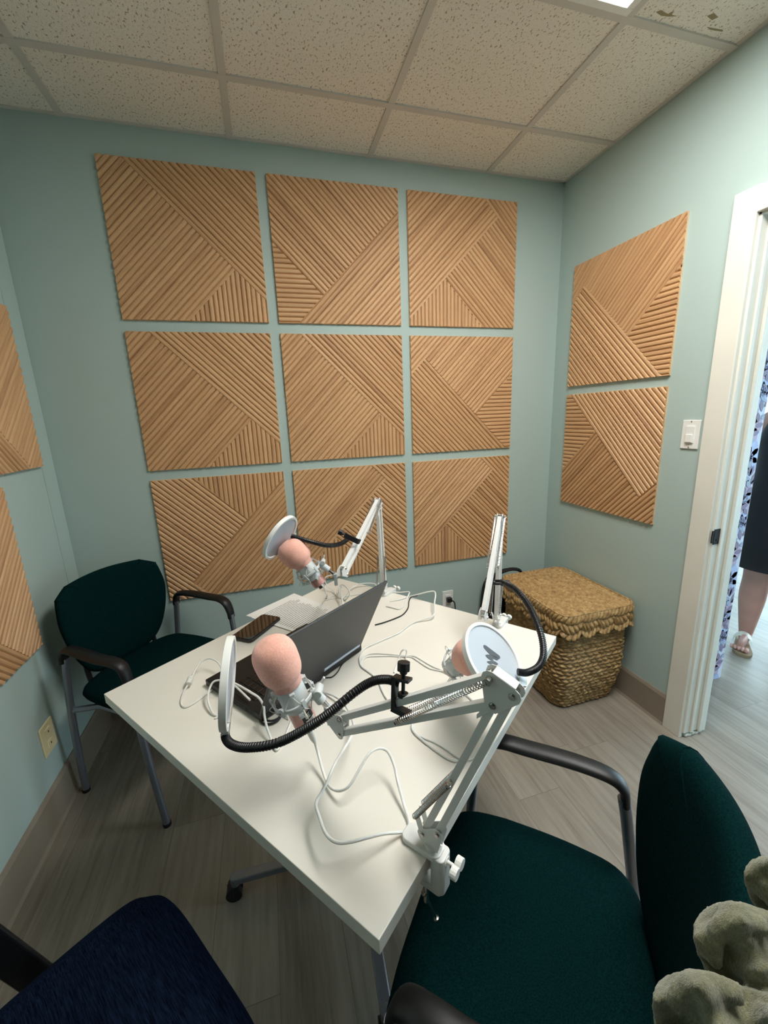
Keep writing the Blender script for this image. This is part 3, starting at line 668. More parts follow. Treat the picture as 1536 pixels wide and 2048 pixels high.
mk('screen', MB().prism(rr2(.079, .037, .010), pc+V((0, 0, TZ+.0123)), Rp.col[0], Rp.col[1], 0, .0009), M['glass'], ph)
def sheet(name, label, cs, zoff, lines, seed):
    a, b, c, d = [V(x) for x in cs]; g = MB(); n = 14; rn = random.Random(seed)
    zf = lambda u, v: TZ+zoff+.004*max(0, v-.75)*u*4+.0025*sin(3*u+seed)*.3
    for i in range(n+1):
        for j in range(n+1):
            u, v = i/n, j/n; p = (a*(1-u)+b*u)*(1-v)+(d*(1-u)+c*u)*v; g.v.append(V((p.x, p.y, zf(u, v)+.0006)))
    for i in range(n):
        for j in range(n): q = i*(n+1)+j; g.f.append([q, q+n+1, q+n+2, q+1]); g.mi.append(0)
    t = thing(name, label, 'paper', V((sum(p.x for p in (a, b, c, d))/4, sum(p.y for p in (a, b, c, d))/4, TZ)))
    o = mk('sheet', g, M['paper'], t, fix=False)
    so = o.modifiers.new('solid', 'SOLIDIFY'); so.thickness = .0004; so.offset = -1
    if lines:
        g = MB()
        for k in range(lines):
            u = .08+.86*k/lines; v = .07
            while v < .9:
                w = rn.uniform(.04, .16)
                if v+w > .94: break
                pts = []
                for vv, uu in ((u, v), (u+.010, v), (u+.010, v+w), (u, v+w)):
                    p = (a*(1-uu)+b*uu)*(1-vv)+(d*(1-uu)+c*uu)*vv; pts.append(V((p.x, p.y, zf(uu, vv)+.0017)))
                g.add(pts, [(0, 1, 2, 3)]); v += w+.008
            if rn.random() < .12: pass
        mk('printed_text', g, M['ink'], t, fix=False)
def pz(px, py): v = onz(px, py, TZ+.002); return (v.x, v.y, 0)
sheet('paper_sheet', 'printed page full of text lying on the table behind the laptop', [pz(503, 1236), pz(590, 1192), pz(672, 1222), pz(606, 1270)], .0016, 20, 1)
sheet('paper_sheet', 'lower white page peeking out under the printed one beside the phone', [pz(492, 1231), pz(588, 1186), pz(664, 1214), pz(592, 1262)], .0004, 0, 2)
# ------------------------------------------------------------------ microphone arms
def spring(g, p, q, N_off, nrm, R, turns, wire=.0008):
    p, q = V(p)+V(nrm)*N_off, V(q)+V(nrm)*N_off; d = (q-p); ln = d.length; d.normalize(); x = V(nrm).normalized(); y = d.cross(x); k = 8
    pts = [p-d*.006]+[p+d*(ln*i/(turns*k))+x*(R*cos(2*pi*i/k))+y*(R*sin(2*pi*i/k)) for i in range(turns*k+1)]+[q+d*.006]
    g.tube(pts, wire, 5)
def arm_stand(label, base, phi, out, b1, b2, e1, e2, e3, t1, t2, sp1, sp2, sp3, knob_side=1):
    # pivots are 3D points in the arm's own vertical plane: b = clamp bracket, e = elbow plate, t = tip bracket
    U = V((cos(phi), sin(phi), 0)); Z = V((0, 0, 1)); Nn = U.cross(Z).normalized()
    t = thing('boom_stand', label, 'microphone arm', base, 0, 'white boom arms clamped to the table')
    up1 = (b2-b1).normalized(); hw = .006
    for p, q in ((b1, e1), (b2, e2)): mk('lower_bar', MB().bar(p, q, .0125, .0108, up1 if abs(up1.dot((q-p).normalized())) < .9 else U), M['stand'], t, bevel=.0008)
    for p, q in ((e3, t1), (e1, t2)): mk('upper_bar', MB().bar(p, q, .0125, .0112, Z if abs((q-p).normalized().z) < .9 else U), M['stand'], t, bevel=.0008)
    def uv(p): d = p-base; return (d.dot(U), d.z)
    def hull_plate(pts, pad, z0, z1, g, extra=()):
        P = []
        for p in pts:
            a, b = uv(p)
            for k in range(10): P.append((a+pad*cos(2*pi*k/10), b+pad*sin(2*pi*k/10)))
        P += list(extra); P = sorted(set(P)); lo = []
        def cr(o, a, b): return (a[0]-o[0])*(b[1]-o[1])-(a[1]-o[1])*(b[0]-o[0])
        for p in P:
            while len(lo) > 1 and cr(lo[-2], lo[-1], p) <= 0: lo.pop()
            lo.append(p)
        hi = []
        for p in P[::-1]:
            while len(hi) > 1 and cr(hi[-2], hi[-1], p) <= 0: hi.pop()
            hi.append(p)
        g.prism(lo[:-1]+hi[:-1], base, U, Z, z0, z1)
    g = MB(); elo = (e1+e2+e3)/3
    for s in (1, -1): hull_plate([e1, e2, e3], .0115, s*.0075, s*.0087, g)
    # hook tongue and spine
    inn = ((t1+b1)/2-elo).normalized(); tip = e1+inn*.034
    for s in (1, -1): g.prism([tuple(a) for a in (uv(e1+V((0, 0, .008))), uv(e1-V((0, 0, .008))), uv(tip-V((0, 0, .004))), uv(tip+V((0, 0, .003))))], base, U, Z, s*.0075, s*.0087)
    mid = (e2+e3)/2; od = (mid-e1).normalized(); g.bar(e2+od*.012, e3+od*.011, .0165, .0012, od)
    mk('elbow_bracket', g, M['stand'], t, bevel=.0004)
    for p in (e1, e2, b1, b2, t1, t2): mk('bolt', MB().cyl(p-Nn*.0115, p+Nn*.0115, .0036, 6).cyl(p-Nn*.0098, p+Nn*.0098, .0050, 14), M['chrome'], t, smooth=True)
    for p, rr_ in ((e3, .0052), (sp3, .0028), (sp1, .0028)): mk('bolt', MB().cyl(p-Nn*.018, p+Nn*.018, rr_, 8), M['chrome'], t, smooth=True)
    for s in (1, -1):
        g = MB(); spring(g, sp2, sp1, s*.014, Nn, .0042, 34, .00085); mk('spring', g, M['chrome'], t, smooth=True)
        g = MB(); spring(g, sp3, e3, s*.0145, Nn, .0042, 40, .0008); mk('spring', g, M['chrome'], t, smooth=True)
    g = MB(); lowp = (b1+b2)/2; zc = TZ+.014
    for s in (1, -1):
        hull_plate([b1, b2], .0095, s*.0075, s*.0087, g, [uv(V((lowp.x, lowp.y, zc)) + U*.014), uv(V((lowp.x, lowp.y, zc)) - U*.014)])
        g.bar(b1+Nn*s*.008, sp2+Nn*s*.008, .0012, .011, U)
    g.cyl(V((lowp.x, lowp.y, TZ+.004)), V((lowp.x, lowp.y, zc+.006)), .0125, 20)
    mk('swivel_bracket', g, M['stand'], t, bevel=.0004)
    # clamp: on the table edge
    out = V(out); sd = V((-out.y, out.x, 0)); Rc = Matrix((out, sd, Z)).transposed()
    # nearest table edge point
    dist = (lowp-V((TC[0], TC[1], 0))).dot(out); edge = lowp+out*((TW/2 if abs(out.dot(e)) > .9 else TD/2)-dist); edge.z = TZ
    g = MB(); g.prism(rr2(.036, .017, .012), edge+V((0, 0, .0045))-out*.016, out, sd, -.0044, .0065)
    g.prism(rr2(.0125, .0155, .008), edge+out*.0155+V((0, 0, -.062)), out, sd, 0, .070)
    g.prism(rr2(.026, .015, .008), edge-out*.002+V((0, 0, -.067)), out, sd, 0, .012)
    cl = mk('clamp', g, M['stand'], t, bevel=.002)
    ks = sd*knob_side; k0 = edge+out*.026+V((0, 0, -.002))
    mk('thumb_screw', MB().cyl(k0, k0+out*.014, .003, 10).cyl(k0+out*.014+sd*.009, k0+out*.025+sd*.009, .0095, 14).cyl(k0+out*.014-sd*.009, k0+out*.025-sd*.009, .0095, 14).cyl(k0-out*.004, k0+out*.003, .008, 16), M['whiteplastic'], cl, bevel=.003)
    s0 = edge-out*.012
    g = MB().cyl(s0+V((0, 0, -.12)), s0+V((0, 0, -.034)), .0045, 12).cyl(s0+V((0, 0, -.0365)), s0+V((0, 0, -.0285)), .011, 16)
    a, b = s0+V((0, 0, -.112))-V((.004, .0, -.012)), s0+V((.020, .004, -.178)); g.cyl(a, b, .0023, 8)
    for p in (a, b): g.lathe(p-Z*.005, Z, [(0, 0), (.0012, .004), (.005, .0053), (.0088, .004), (.01, 0)], 12)
    mk('clamp_screw', g, M['chrome'], cl, smooth=True)
    # tip bracket
    td_ = ((t1+t2)/2-(e3+e1)/2); td_.z = 0; td_.normalize(); tipc = (t1+t2)/2
    g = MB()
    for s in (1, -1): hull_plate([t1, t2], .009, s*.0075, s*.0087, g, [uv(tipc+U*(.034 if td_.dot(U) > 0 else -.034)+Z*.012), uv(tipc+U*(.034 if td_.dot(U) > 0 else -.034)-Z*.002)])
    g.box(tipc+td_*.004, (.016, .016, .002), Rc)
    mk('tip_bracket', g, M['stand'], t, bevel=.0004)
    tip = tipc+td_*.036+Z*.005
    return t, tip, U, Nn, td_
def pplane(base, phi):
    n = V((-sin(phi), cos(phi), 0))
    def f(px, py): d = ray(px, py); return CAM+d*((base-CAM).dot(n)/d.dot(n))
    return f
def shock_mount(parent, c, ax, tip, sidev, R=.038):
    ax = V(ax).normalized(); side = (V(tip)-c); side = (side-ax*side.dot(ax)).normalized(); y = ax.cross(side)
    g = MB(); g.torus(c, ax, R, .0024, 44, 8, kx=1.6)
    g.torus(c+ax*.002, ax, R+.001, .0014, 44, 6, kx=1)
    for k in range(6):
        a = 2*pi*k/6+.3; d = side*cos(a)+y*sin(a); g.bar(c+d*(R+.001)-ax*.010, c+d*(R+.003)+ax*.010, .007, .0035, d)
    mk('outer_ring', g, M['cage'], parent, smooth=True)
    g = MB(); g.lathe(c-ax*.026, ax, [(0, .0245), (.008, .0262), (.052, .0262), (.056, .0245), (.0565, .0228), (0, .0228)], 28)
    for k in range(4):
        a = 2*pi*k/4+.5; d = side*cos(a)+y*sin(a)
        for h_ in (-.027, .024): g.bar(c+d*.024+ax*h_, c+d*.034+ax*h_, .009, .006, ax)
    mk('cradle', g, M['cage'], parent, smooth=True, bevel=.0008)
    g = MB(); K = 16; pts = []
    for k in range(K+1):
        a = 2*pi*k/K; d = side*cos(a)+y*sin(a)
        pts.append(c+d*(R+.003)+ax*(.008 if k % 4 == 0 else -.008) if k % 2 == 0 else c+d*.032+ax*(.026 if k % 4 == 1 else -.027))
    g.tube(pts, .0011, 6)
    for k in range(3):
        a = 1.2+2.1*k; d = side*cos(a)+y*sin(a); g.tube(spline([c+d*R-ax*.008, c+d*(R+.014)-ax*.016, c+d*(R+.008)-ax*.026, c+d*.03-ax*.022]), .0009, 6)
    mk('elastic_bands', g, M['elastic'], parent, smooth=True)
    j0 = c+side*(R+.003); tip = V(tip); j1 = j0*.35+tip*.65; dd = (tip-j0).normalized()
    g = MB().tube([j0-side*.004, j0+side*.010], .0065, 14).tube([j0+side*.008, j0*.82+tip*.18], .0085, 16)
    g.tube([j0*.85+tip*.15, j0*.45+tip*.55], [.0095, .0105], 18).cyl(j0+side*.010-y*.011, j0+side*.010+y*.013, .0075, 16)
    g.bar(j0+side*.010+y*.013, j0+side*.022+y*.018+ax*.012, .007, .004, ax)
    mk('swivel_joint', g, M['cage'], parent, smooth=True, bevel=.001)
    mk('threaded_stem', MB().tube([j0*.5+tip*.5, tip], .0055, 12), M['chrome'], parent, smooth=True)
    mk('wing_knob', MB().lathe(tip-Z3*.006, Z3, [(0, .009), (.012, .009)], 14).bar(tip-Z3*.004, tip-Z3*.034, .013, .010, (1, 0, 0)), M['cage'], parent, bevel=.002)
Z3 = V((0, 0, 1))
def microphone(label, fc, bot, foam_r=.0425, foam_l=.098, body_r=.0225):
    fc, bot = V(fc), V(bot); ax = (fc-bot).normalized(); ln = (fc-bot).length
    t = thing('microphone', label, 'microphone', bot, 0, 'pink microphones on white arms')
    prof = []
    for i in range(25):
        u = i/24; x = (u-.5)*2; r = foam_r*(max(0, 1-abs(x)**2.9))**.42*(1+.05*x) if 0 < i < 24 else 0
        prof.append(((u-.5)*foam_l, r))
    # open neck at lower end
    prof = [(prof[0][0]-.004, body_r+.002)]+[(-foam_l/2-.001, body_r+.006)]+prof[2:]
    mk('foam_windscreen', MB().lathe(fc, ax, prof, 40), M['foam'], t, smooth='all')
    b = mk('body', MB().lathe(bot, ax, [(0, .016), (.002, body_r-.001), (.006, body_r), (ln-.045, body_r), (ln-.02, body_r)], 36), M['pinkmetal'], t, smooth=True)
    mk('connector', MB().lathe(bot, -ax, [(-.002, .0135), (.010, .0135), (.0105, .011)], 22), M['chrome'], t, smooth=True)
    return t, b, ax, ln
def pop_filter(label, c, nrm, gn, clampc, clampR, handle_pt, R=.0765, logo=None, th=.012, gr=.0068):
    c, nrm = V(c), V(nrm).normalized()
    t = thing('pop_filter', label, 'pop filter', c, 0, 'round white pop filters on black goosenecks')
    g = MB(); g.lathe(c-nrm*th/2, nrm, [(0, R-.006), (0, R), (th, R), (th, R-.007), (th-.003, R-.008), (.003, R-.008), (0, R-.006)], 56)
    hd = V(handle_pt); d = (hd-c); d = (d-nrm*d.dot(nrm)).normalized(); sdv = nrm.cross(d)
    g.prism([(R-.008, -.022), (R-.008, .022), (R+.012, .012), (R+.012, -.012)], c, d, sdv, -th/2, th/2)
    mk('rim', g, M['whiteplastic'], t, smooth=True, bevel=.0007)
    g = MB(); g.lathe(c-nrm*.0025, nrm, [(0, 0), (0, R-.007), (.005, R-.007), (.005, 0)], 56)
    me_ = mk('mesh_disc', g, M['mesh'], t, smooth=True)
    g = MB(); g.tube(gn, gr, 12); 
    k = 0
    for i in range(1, len(gn)-1):
        a, b = gn[i-1], gn[i]; d_ = b-a; nseg = max(1, int(d_.length/.0035))
        for q in range(nseg): g.torus(a+d_*(q/nseg), d_, gr, .0009, 12, 4)
    mk('gooseneck', g, M['black'], t, smooth=True)
    return t, d, sdv
def gclamp(parent, c, vdir, jaw, sz=1.0):
    # c: grip centre at the bar; vdir: screw direction; jaw: direction the C opens
    c, v, j = V(c), V(vdir).normalized(), V(jaw); j = (j-v*j.dot(v)).normalized(); w = v.cross(j)
    g = MB(); b = c-j*.014*sz
    g.bar(b-v*.018*sz, b+v*.034*sz, .018*sz, .006*sz, j).bar(b+v*.031*sz-j*.003, b+v*.031*sz+j*.026*sz, .018*sz, .005*sz, v).bar(b-v*.016*sz-j*.003, c-v*.022*sz+j*.012*sz, .018*sz, .008*sz, v)
    g.cyl(c-v*.004*sz+j*.0, c+v*.048*sz, .003*sz, 12).cyl(c+v*.044*sz, c+v*.058*sz, .0105*sz, 8).cyl(c+v*.039*sz, c+v*.045*sz, .006*sz, 12).cyl(c+v*.003*sz, c+v*.010*sz, .0085*sz, 16)
    mk('clamp', g, M['black'], parent, bevel=.0012*sz)
# ---- near arm (A)
phA = radians(128); bA = onz(868, 1655, .80); fA = pplane(bA, phA)
b1, b2, e1, e2, e3, t1, t2 = fA(850, 1660), fA(879, 1661), fA(990, 1404), fA(1029, 1386), fA(984, 1351), fA(685, 1434), fA(685, 1464)
baseA = V((bA.x, bA.y, TZ))
stA, tipA, UA, NA, tdA = arm_stand('nearest white microphone arm, clamped to the table edge above the green seat', baseA, phA, e, b1, b2, e1, e2, e3, t1, t2, fA(905, 1555), fA(838, 1620), fA(803, 1433))
mfc, mbt = at(555, 1324, .735), at(612, 1446, .785)
micA, bodA, axA, lnA = microphone('pink foam microphone nearest the camera, in front of the laptop', mfc, mbt, foam_r=.0395, foam_l=.098)
smc = mbt+axA*(lnA*.47)
tipA2 = at(657, 1416, .768)
shm = shock_mount(stA, smc, axA, tipA2, NA)
# product label on the near microphone
view = (CAM-mbt).normalized(); lx = view.cross(axA).normalized(); fr_ = axA.cross(lx).normalized()*-1
if fr_.dot(view) < 0: fr_ = -fr_
def curved(g, c, ax, a0, a1, h0, h1, r, mi=0, n=8):
    xr = fr_; yr = ax.cross(xr)
    vs = [c+ax*hh+(xr*cos(a0+(a1-a0)*i/n)+yr*sin(a0+(a1-a0)*i/n))*r for i in range(n+1) for hh in (h0, h1)]
    g.add(vs, [(2*i, 2*i+2, 2*i+3, 2*i+1) for i in range(n)], mi)
sg_ = 1 if axA.cross(fr_).dot(RT) > 0 else -1
g = MB(); L0 = .005
A0, A1 = -.15*sg_, .95*sg_
curved(g, mbt, axA, A0, A1, .008, .040, .0228, 0); curved(g, mbt, axA, A0+.2*sg_, A1, .008, .022, .0230, 1)
rr = .0231
def stroke(a, b, h0, h1): curved(g, mbt, axA, (.18+a)*sg_, (.18+b)*sg_, h0, h1, rr, 1, 4)
# letters C and E, then a row of tiny bars
stroke(-.06, .0, .026, .036); stroke(-.03, .13, .034, .036); stroke(-.03, .13, .026, .028)
stroke(.22, .27, .026, .036); stroke(.22, .40, .034, .036); stroke(.22, .40, .026, .028); stroke(.22, .36, .0302, .0318)
for k in range(5): curved(g, mbt, axA, (.16+.12*k)*sg_, (.22+.12*k)*sg_, .010, .019, .0231, 2, 1)
mk('label', g, [M['black'], M['whiteplastic'], M['logo']], bodA, fix=False)
def facing(px, py, ix, iy, tilt):          # unit normal leaning (ix right, iy up) in the view, with part 'tilt' towards the viewer
    d = ray(px, py).normalized(); a = RT*ix+UP*iy; a = (a-d*a.dot(d)).normalized(); return (a*sqrt(1-tilt*tilt)-d*tilt).normalized()
pfc = at(456, 1364, .70); nrA = facing(456, 1364, 1, .06, .085)
hA = at(451, 1452, .70); clA = fA(806, 1398)
gn = spline([at(452, 1447, .70), at(451, 1474, .69), at(466, 1490, .675), at(500, 1495, .66), at(560, 1484, .64), at(640, 1440, .625), at(710, 1384, .63), at(745, 1363, .635), at(775, 1359, .64), at(796, 1366, .643)], 10)
pfA, _, _ = pop_filter('round white pop filter seen almost edge-on beside the near microphone', pfc, nrA, gn, None, None, hA)
gclamp(pfA, clA+NA*0+Z3*.0, (UP*1.0+RT*.02), RT*.8-fwd*.4, 1.0)
# ---- far arm (B)
phB = radians(57); bB = onz(768, 1182, .768); fB = pplane(bB, phB)
eB = fB(757, 1006); tB = fB(688, 1142)
bB1 = V((bB.x, bB.y, .788)); UBv = V((cos(phB), sin(phB), 0))
stB, tipB, UB, NB, tdB = arm_stand('far white microphone arm on the table corner nearest the back wall', V((bB.x, bB.y, TZ)), phB, n_, bB1-UBv*.016, bB1+UBv*.016, eB-UBv*.016+Z3*-.012, eB+UBv*.014-Z3*.012, eB-UBv*.012+Z3*.012, tB+Z3*.012-UBv*.006, tB-Z3*.012+UBv*.006, bB1-UBv*.016+Z3*.13, bB1-UBv*.045+Z3*.03, eB*.55+tB*.45-Z3*.01)
fcB, btB = at(589, 1106, 1.245), at(641, 1168, 1.275)
micB, bodB, axB, lnB = microphone('pink foam microphone furthest back, near the bottom wall panels', fcB, btB, foam_r=.045, foam_l=.092)
shock_mount(stB, btB+axB*lnB*.42, axB, at(671, 1150, 1.27), NB)
gn = spline([at(583, 1072, 1.23), at(620, 1083, 1.235), at(655, 1091, 1.26), at(680, 1088, 1.30), at(695, 1079, 1.33)], 10)
nrB = facing(561, 1075, .84, -.54, .36)
pfB, _, _ = pop_filter('round white pop filter in front of the far microphone', at(561, 1075, 1.22), nrB, gn, None, None, at(584, 1074, 1.29), R=.074)
gclamp(pfB, fB(707, 1078), (-RT*.9+UP*.45), fwd, .9)
# ---- right arm (C)
phC = radians(48); bC = onz(994, 1244, .768); fC = pplane(bC, phC)
eC = fC(1001, 1040); tC = fC(968, 1228); UC_ = V((cos(phC), sin(phC), 0)); bC1 = V((bC.x, bC.y, .788))
stC, tipC, UCc, NC, tdC = arm_stand('tall white microphone arm folded upright in front of the wicker basket', V((bC.x, bC.y, TZ)), phC, n_, bC1-UC_*.016, bC1+UC_*.016, eC-UC_*.016-Z3*.012, eC+UC_*.014-Z3*.012, eC-UC_*.012+Z3*.012, tC+Z3*.012-UC_*.006, tC-Z3*.012+UC_*.006, bC1-UC_*.016+Z3*.13, bC1-UC_*.045+Z3*.03, eC*.5+tC*.5-Z3*.01)
fcC, btC = at(940, 1312, .93), at(905, 1352, 1.02)
fcC, btC = at(943, 1312, .93), at(903, 1338, 1.035)
micC, bodC, axC, lnC = microphone('pink foam microphone mostly hidden behind the disc with the grey mark', fcC, btC)
shock_mount(stC, btC+axC*lnC*.4, axC, tC+V((-.02, -.03, -.02)), NC)
nrC = facing(985, 1316, .87, .50, .60); cC = at(985, 1316, .835)
gn = spline([at(1036, 1344, .83), at(1055, 1345, .83), at(1078, 1332, .84), at(1087, 1305, .86), at(1080, 1262, .90), at(1058, 1212, .97), at(1030, 1178, 1.03), at(1003, 1163, 1.09)], 10)
pfC, dC, sC = pop_filter('round white pop filter bearing a grey brushed M mark, on the right of the table', cC, nrC, gn, None, None, at(1036, 1340, .83))
gclamp(pfC, fC(984, 1166), RT, -fwd, .9)
# the grey mark on the disc: three slanted strokes
ix = (RT-nrC*RT.dot(nrC)).normalized(); iy = nrC.cross(ix)
def onC(px, py): d = ray(px, py); p0 = cC+nrC*.0032; q = CAM+d*((p0-CAM).dot(nrC)/d.dot(nrC))-p0; return (q.dot(ix), q.dot(iy))
g = MB()
def blob(pts): g.prism([onC(860+x/7.68, 1220+y/7.68) for x, y in pts], cC+nrC*.0027, ix, iy, 0, .0006)
blob([(820, 545), (835, 535), (860, 545), (1065, 700), (1080, 730), (1070, 750), (1050, 752), (1010, 740), (950, 700), (920, 680), (830, 580)])
blob([(852, 690), (880, 684), (945, 688), (1000, 700), (1060, 752), (1030, 770), (970, 745), (960, 752), (980, 772), (930, 770), (870, 722)])
blob([(876, 790), (900, 784), (960, 778), (1010, 795), (1050, 830), (1010, 850), (960, 840), (930, 834), (885, 805)])
mk('logo_mark', g, M['logo'], pfC)
# ------------------------------------------------------------------ cables
def cable(label, pts, r=.0024, mat='cable', extra=None, group='thin white cables on the table'):
    P = []
    for p in pts:
        if len(p) == 2: P.append(onz(p[0], p[1], TZ+r+.0006))
        elif len(p) == 3: P.append(onz(p[0], p[1], TZ+r+.0006+p[2]))
        else: P.append(at(p[0], p[1], p[2]))
    return P
def mkcable(name, label, pts, r=.0024, mat='cable', group='thin white cables on the table', ends=()):
    P = spline(cable(label, pts, r), 9)
    for p in P: p.z = max(p.z, TZ+r+.0004) if abs((V((p.x, p.y, 0))-V((TC[0], TC[1], 0))).dot(e)) < TW/2+.005 and abs((V((p.x, p.y, 0))-V((TC[0], TC[1], 0))).dot(n_)) < TD/2+.005 else p.z
    b = P[len(P)//2]
    t = thing(name, label, 'cable', b, 0, group)
    mk('cord', MB().tube(P, r, 9), M[mat], t, smooth=True)
    return t, P
endA = mbt-axA*.012
t, P = mkcable('white_cable', 'white cable looping from the near microphone over the front of the table', [(618, 1456, .80, 0), (624, 1470, .80, 0), (632, 1492, .04), (645, 1540, .012), (655, 1567, .006), (667, 1579, .01), (683, 1581, .02), (700, 1570, .03), (718, 1540, .045), (738, 1508, .06), (757, 1497, .06), (775, 1503, .05), (788, 1530, .035), (797, 1570, .02), (808, 1610, .008), (817, 1640, .002), (817, 1658, .002), (805, 1664, .004), (770, 1667, .02), (735, 1675, .03), (700, 1684, .04), (672, 1684, .045), (652, 1668, .045), (640, 1638, .045), (632, 1608, .045), (643, 1585, .045), (655, 1562, .045), (670, 1528, .05), (690, 1495, .06), (703, 1470, .06), (706, 1445, .03), (690, 1410, .012), (668, 1392, .008), (640, 1384), (600, 1378)], .0027)
mk('plug', MB().tube([endA+axA*.004, endA-axA*.030, endA-axA*.042], [.0075, .0058, .003], 16), M['cable'], t, smooth=True)
t, P = mkcable('white_cable', 'white cable with a ferrite bead at the left edge of the table', [(500, 1400, .03), (470, 1372, .035), (450, 1362, .04), (430, 1362, .04), (420, 1375, .03), (416, 1400, .015), (424, 1424, .004), (434, 1431), (445, 1430), (430, 1436)], .0026)
t, P = mkcable('white_cable', 'white cable bent round a beaded clip left of the laptop', [(447, 1346, .02), (436, 1325, .03), (418, 1317, .035), (400, 1326, .03), (388, 1345, .02), (381, 1362, .012), (374, 1372, .008), (366, 1388, .004), (362, 1406), (368, 1414), (380, 1411), (400, 1398), (425, 1380), (445, 1371), (455, 1366, .01)], .0022)
fb = (onz(379, 1362, TZ+.016)); fd = (onz(374, 1376, TZ+.012)-onz(383, 1352, TZ+.018)).normalized()
g = MB().tube([fb-fd*.012, fb+fd*.012], .0075, 14)
for k in range(5): g.torus(fb+fd*(-.009+.0045*k), fd, .0075, .001, 16, 5)
mk('ferrite_bead', g, M['cable'], t, smooth=True)
t, P = mkcable('white_cable', 'thicker white cable crossing the laptop corner and dropping to the table front', [(455, 1362, .06), (474, 1369, .065), (500, 1384, .065), (518, 1396, .06), (527, 1412, .05), (529, 1432, .035), (534, 1455, .02), (541, 1475, .008), (546, 1490, .002), (553, 1500), (562, 1490, .0), (572, 1468), (580, 1448), (590, 1425)], .0027)
t, P = mkcable('white_cable', 'white cable hanging from the far microphone down to the papers', [(639, 1164, 1.275, 0), (648, 1176, 1.28, 0), (653, 1190, .02), (656, 1198), (668, 1190), (684, 1178, .01), (682, 1172, .02), (680, 1176, .03), (683, 1190, .03), (685, 1205, .02), (687, 1220, .003)], .0026)
mkcable('white_cable', 'white cable arching over behind the laptop lid from the far arm', [(664, 1150, .07), (651, 1155, .06), (652, 1168, .03), (665, 1180, .008), (675, 1193), (690, 1200), (700, 1186, .04), (690, 1172, .05), (680, 1170, .05), (678, 1178, .04), (684, 1196, .02), (700, 1178, .01), (720, 1168, .012), (745, 1167, .012), (753, 1172, .01), (757, 1180)], .0026)
mkcable('white_cable', 'thin white cable lying across the table towards the far edge', [(650, 1200), (672, 1196), (700, 1191), (730, 1187), (760, 1186)], .0022)
mkcable('white_cable', 'white cable standing up in a square bend near the wall outlet', [(780, 1202), (800, 1199), (815, 1194, .002), (835, 1189, .02), (855, 1184, .035), (868, 1183, .04), (871, 1190, .04), (869, 1205, .03), (869, 1225, .016), (862, 1234, .01), (845, 1239, .005), (825, 1246), (808, 1258), (795, 1267), (765, 1280), (740, 1291), (728, 1298), (721, 1310), (719, 1322), (724, 1334), (735, 1342), (748, 1352), (757, 1362), (762, 1375), (770, 1392), (778, 1402)], .0026)
mkcable('white_cable', 'white cable bundle bending back toward the laptop lid', [(782, 1184), (800, 1185), (818, 1184, .006), (816, 1192, .006), (812, 1202, .004), (808, 1212), (798, 1218), (785, 1215), (772, 1212)], .0026)
mkcable('white_cable', 'white cable running from the hinge strip to the right-hand microphone, upper strand', [(722, 1324), (730, 1312), (745, 1307), (775, 1308), (805, 1311), (828, 1312), (845, 1321), (862, 1331), (880, 1339), (893, 1344, .004)], .0019)
mkcable('white_cable', 'white cable running from the hinge strip to the right-hand microphone, lower strand', [(720, 1330), (727, 1318), (740, 1313), (775, 1312), (800, 1313), (822, 1314), (840, 1325), (860, 1337), (885, 1343), (905, 1354)], .0019)
mkcable('white_cable', 'white cable with a small upright loop behind the black clamp knob', [(788, 1345), (796, 1322), (802, 1305, .02), (808, 1299, .03), (813, 1302, .02), (812, 1314, .005)], .0022)
mkcable('white_cable', 'white cable loop lying under the upper bars of the near arm', [(915, 1375), (935, 1392), (952, 1408), (962, 1424), (963, 1440), (955, 1462, .0), (945, 1490), (930, 1518), (915, 1522), (895, 1516), (860, 1492), (833, 1470), (824, 1456), (828, 1442), (840, 1430), (858, 1418), (885, 1400)], .0026)
mkcable('white_cable', 'thin white cable forming the inner strand of the loop by the near arm', [(826, 1452), (832, 1467), (850, 1477), (870, 1485), (895, 1500), (918, 1516), (935, 1520), (950, 1516), (958, 1508)], .0020)
mkcable('black_cord', 'black cord lying on the table on the far side of the laptop', [(750, 1250), (768, 1245), (790, 1237), (806, 1229), (816, 1216), (818, 1202), (823, 1194), (835, 1191)], .0022, 'black', None)
mkcable('black_cord', 'black cord coming out under the laptop hinge', [(690, 1322), (683, 1330), (675, 1344), (664, 1354), (650, 1356), (636, 1362)], .0018, 'black', None)
# black cable coil by the laptop's near corner
cc = onz(541, 1434, TZ+.004)
t = thing('black_cord', 'black coiled cord at the near corner of the laptop base', 'cord', cc)
g = MB(); g.torus(cc, (0, 0, 1), .024, .0028, 36, 8); g.torus(cc+V((.003, .002, .004)), (.1, 0, 1), .021, .0025, 36, 8); g.tube([onz(505, 1422, TZ+.012), onz(522, 1430, TZ+.010)], .009, 12)
mk('cord', g, M['black'], t, smooth=True)
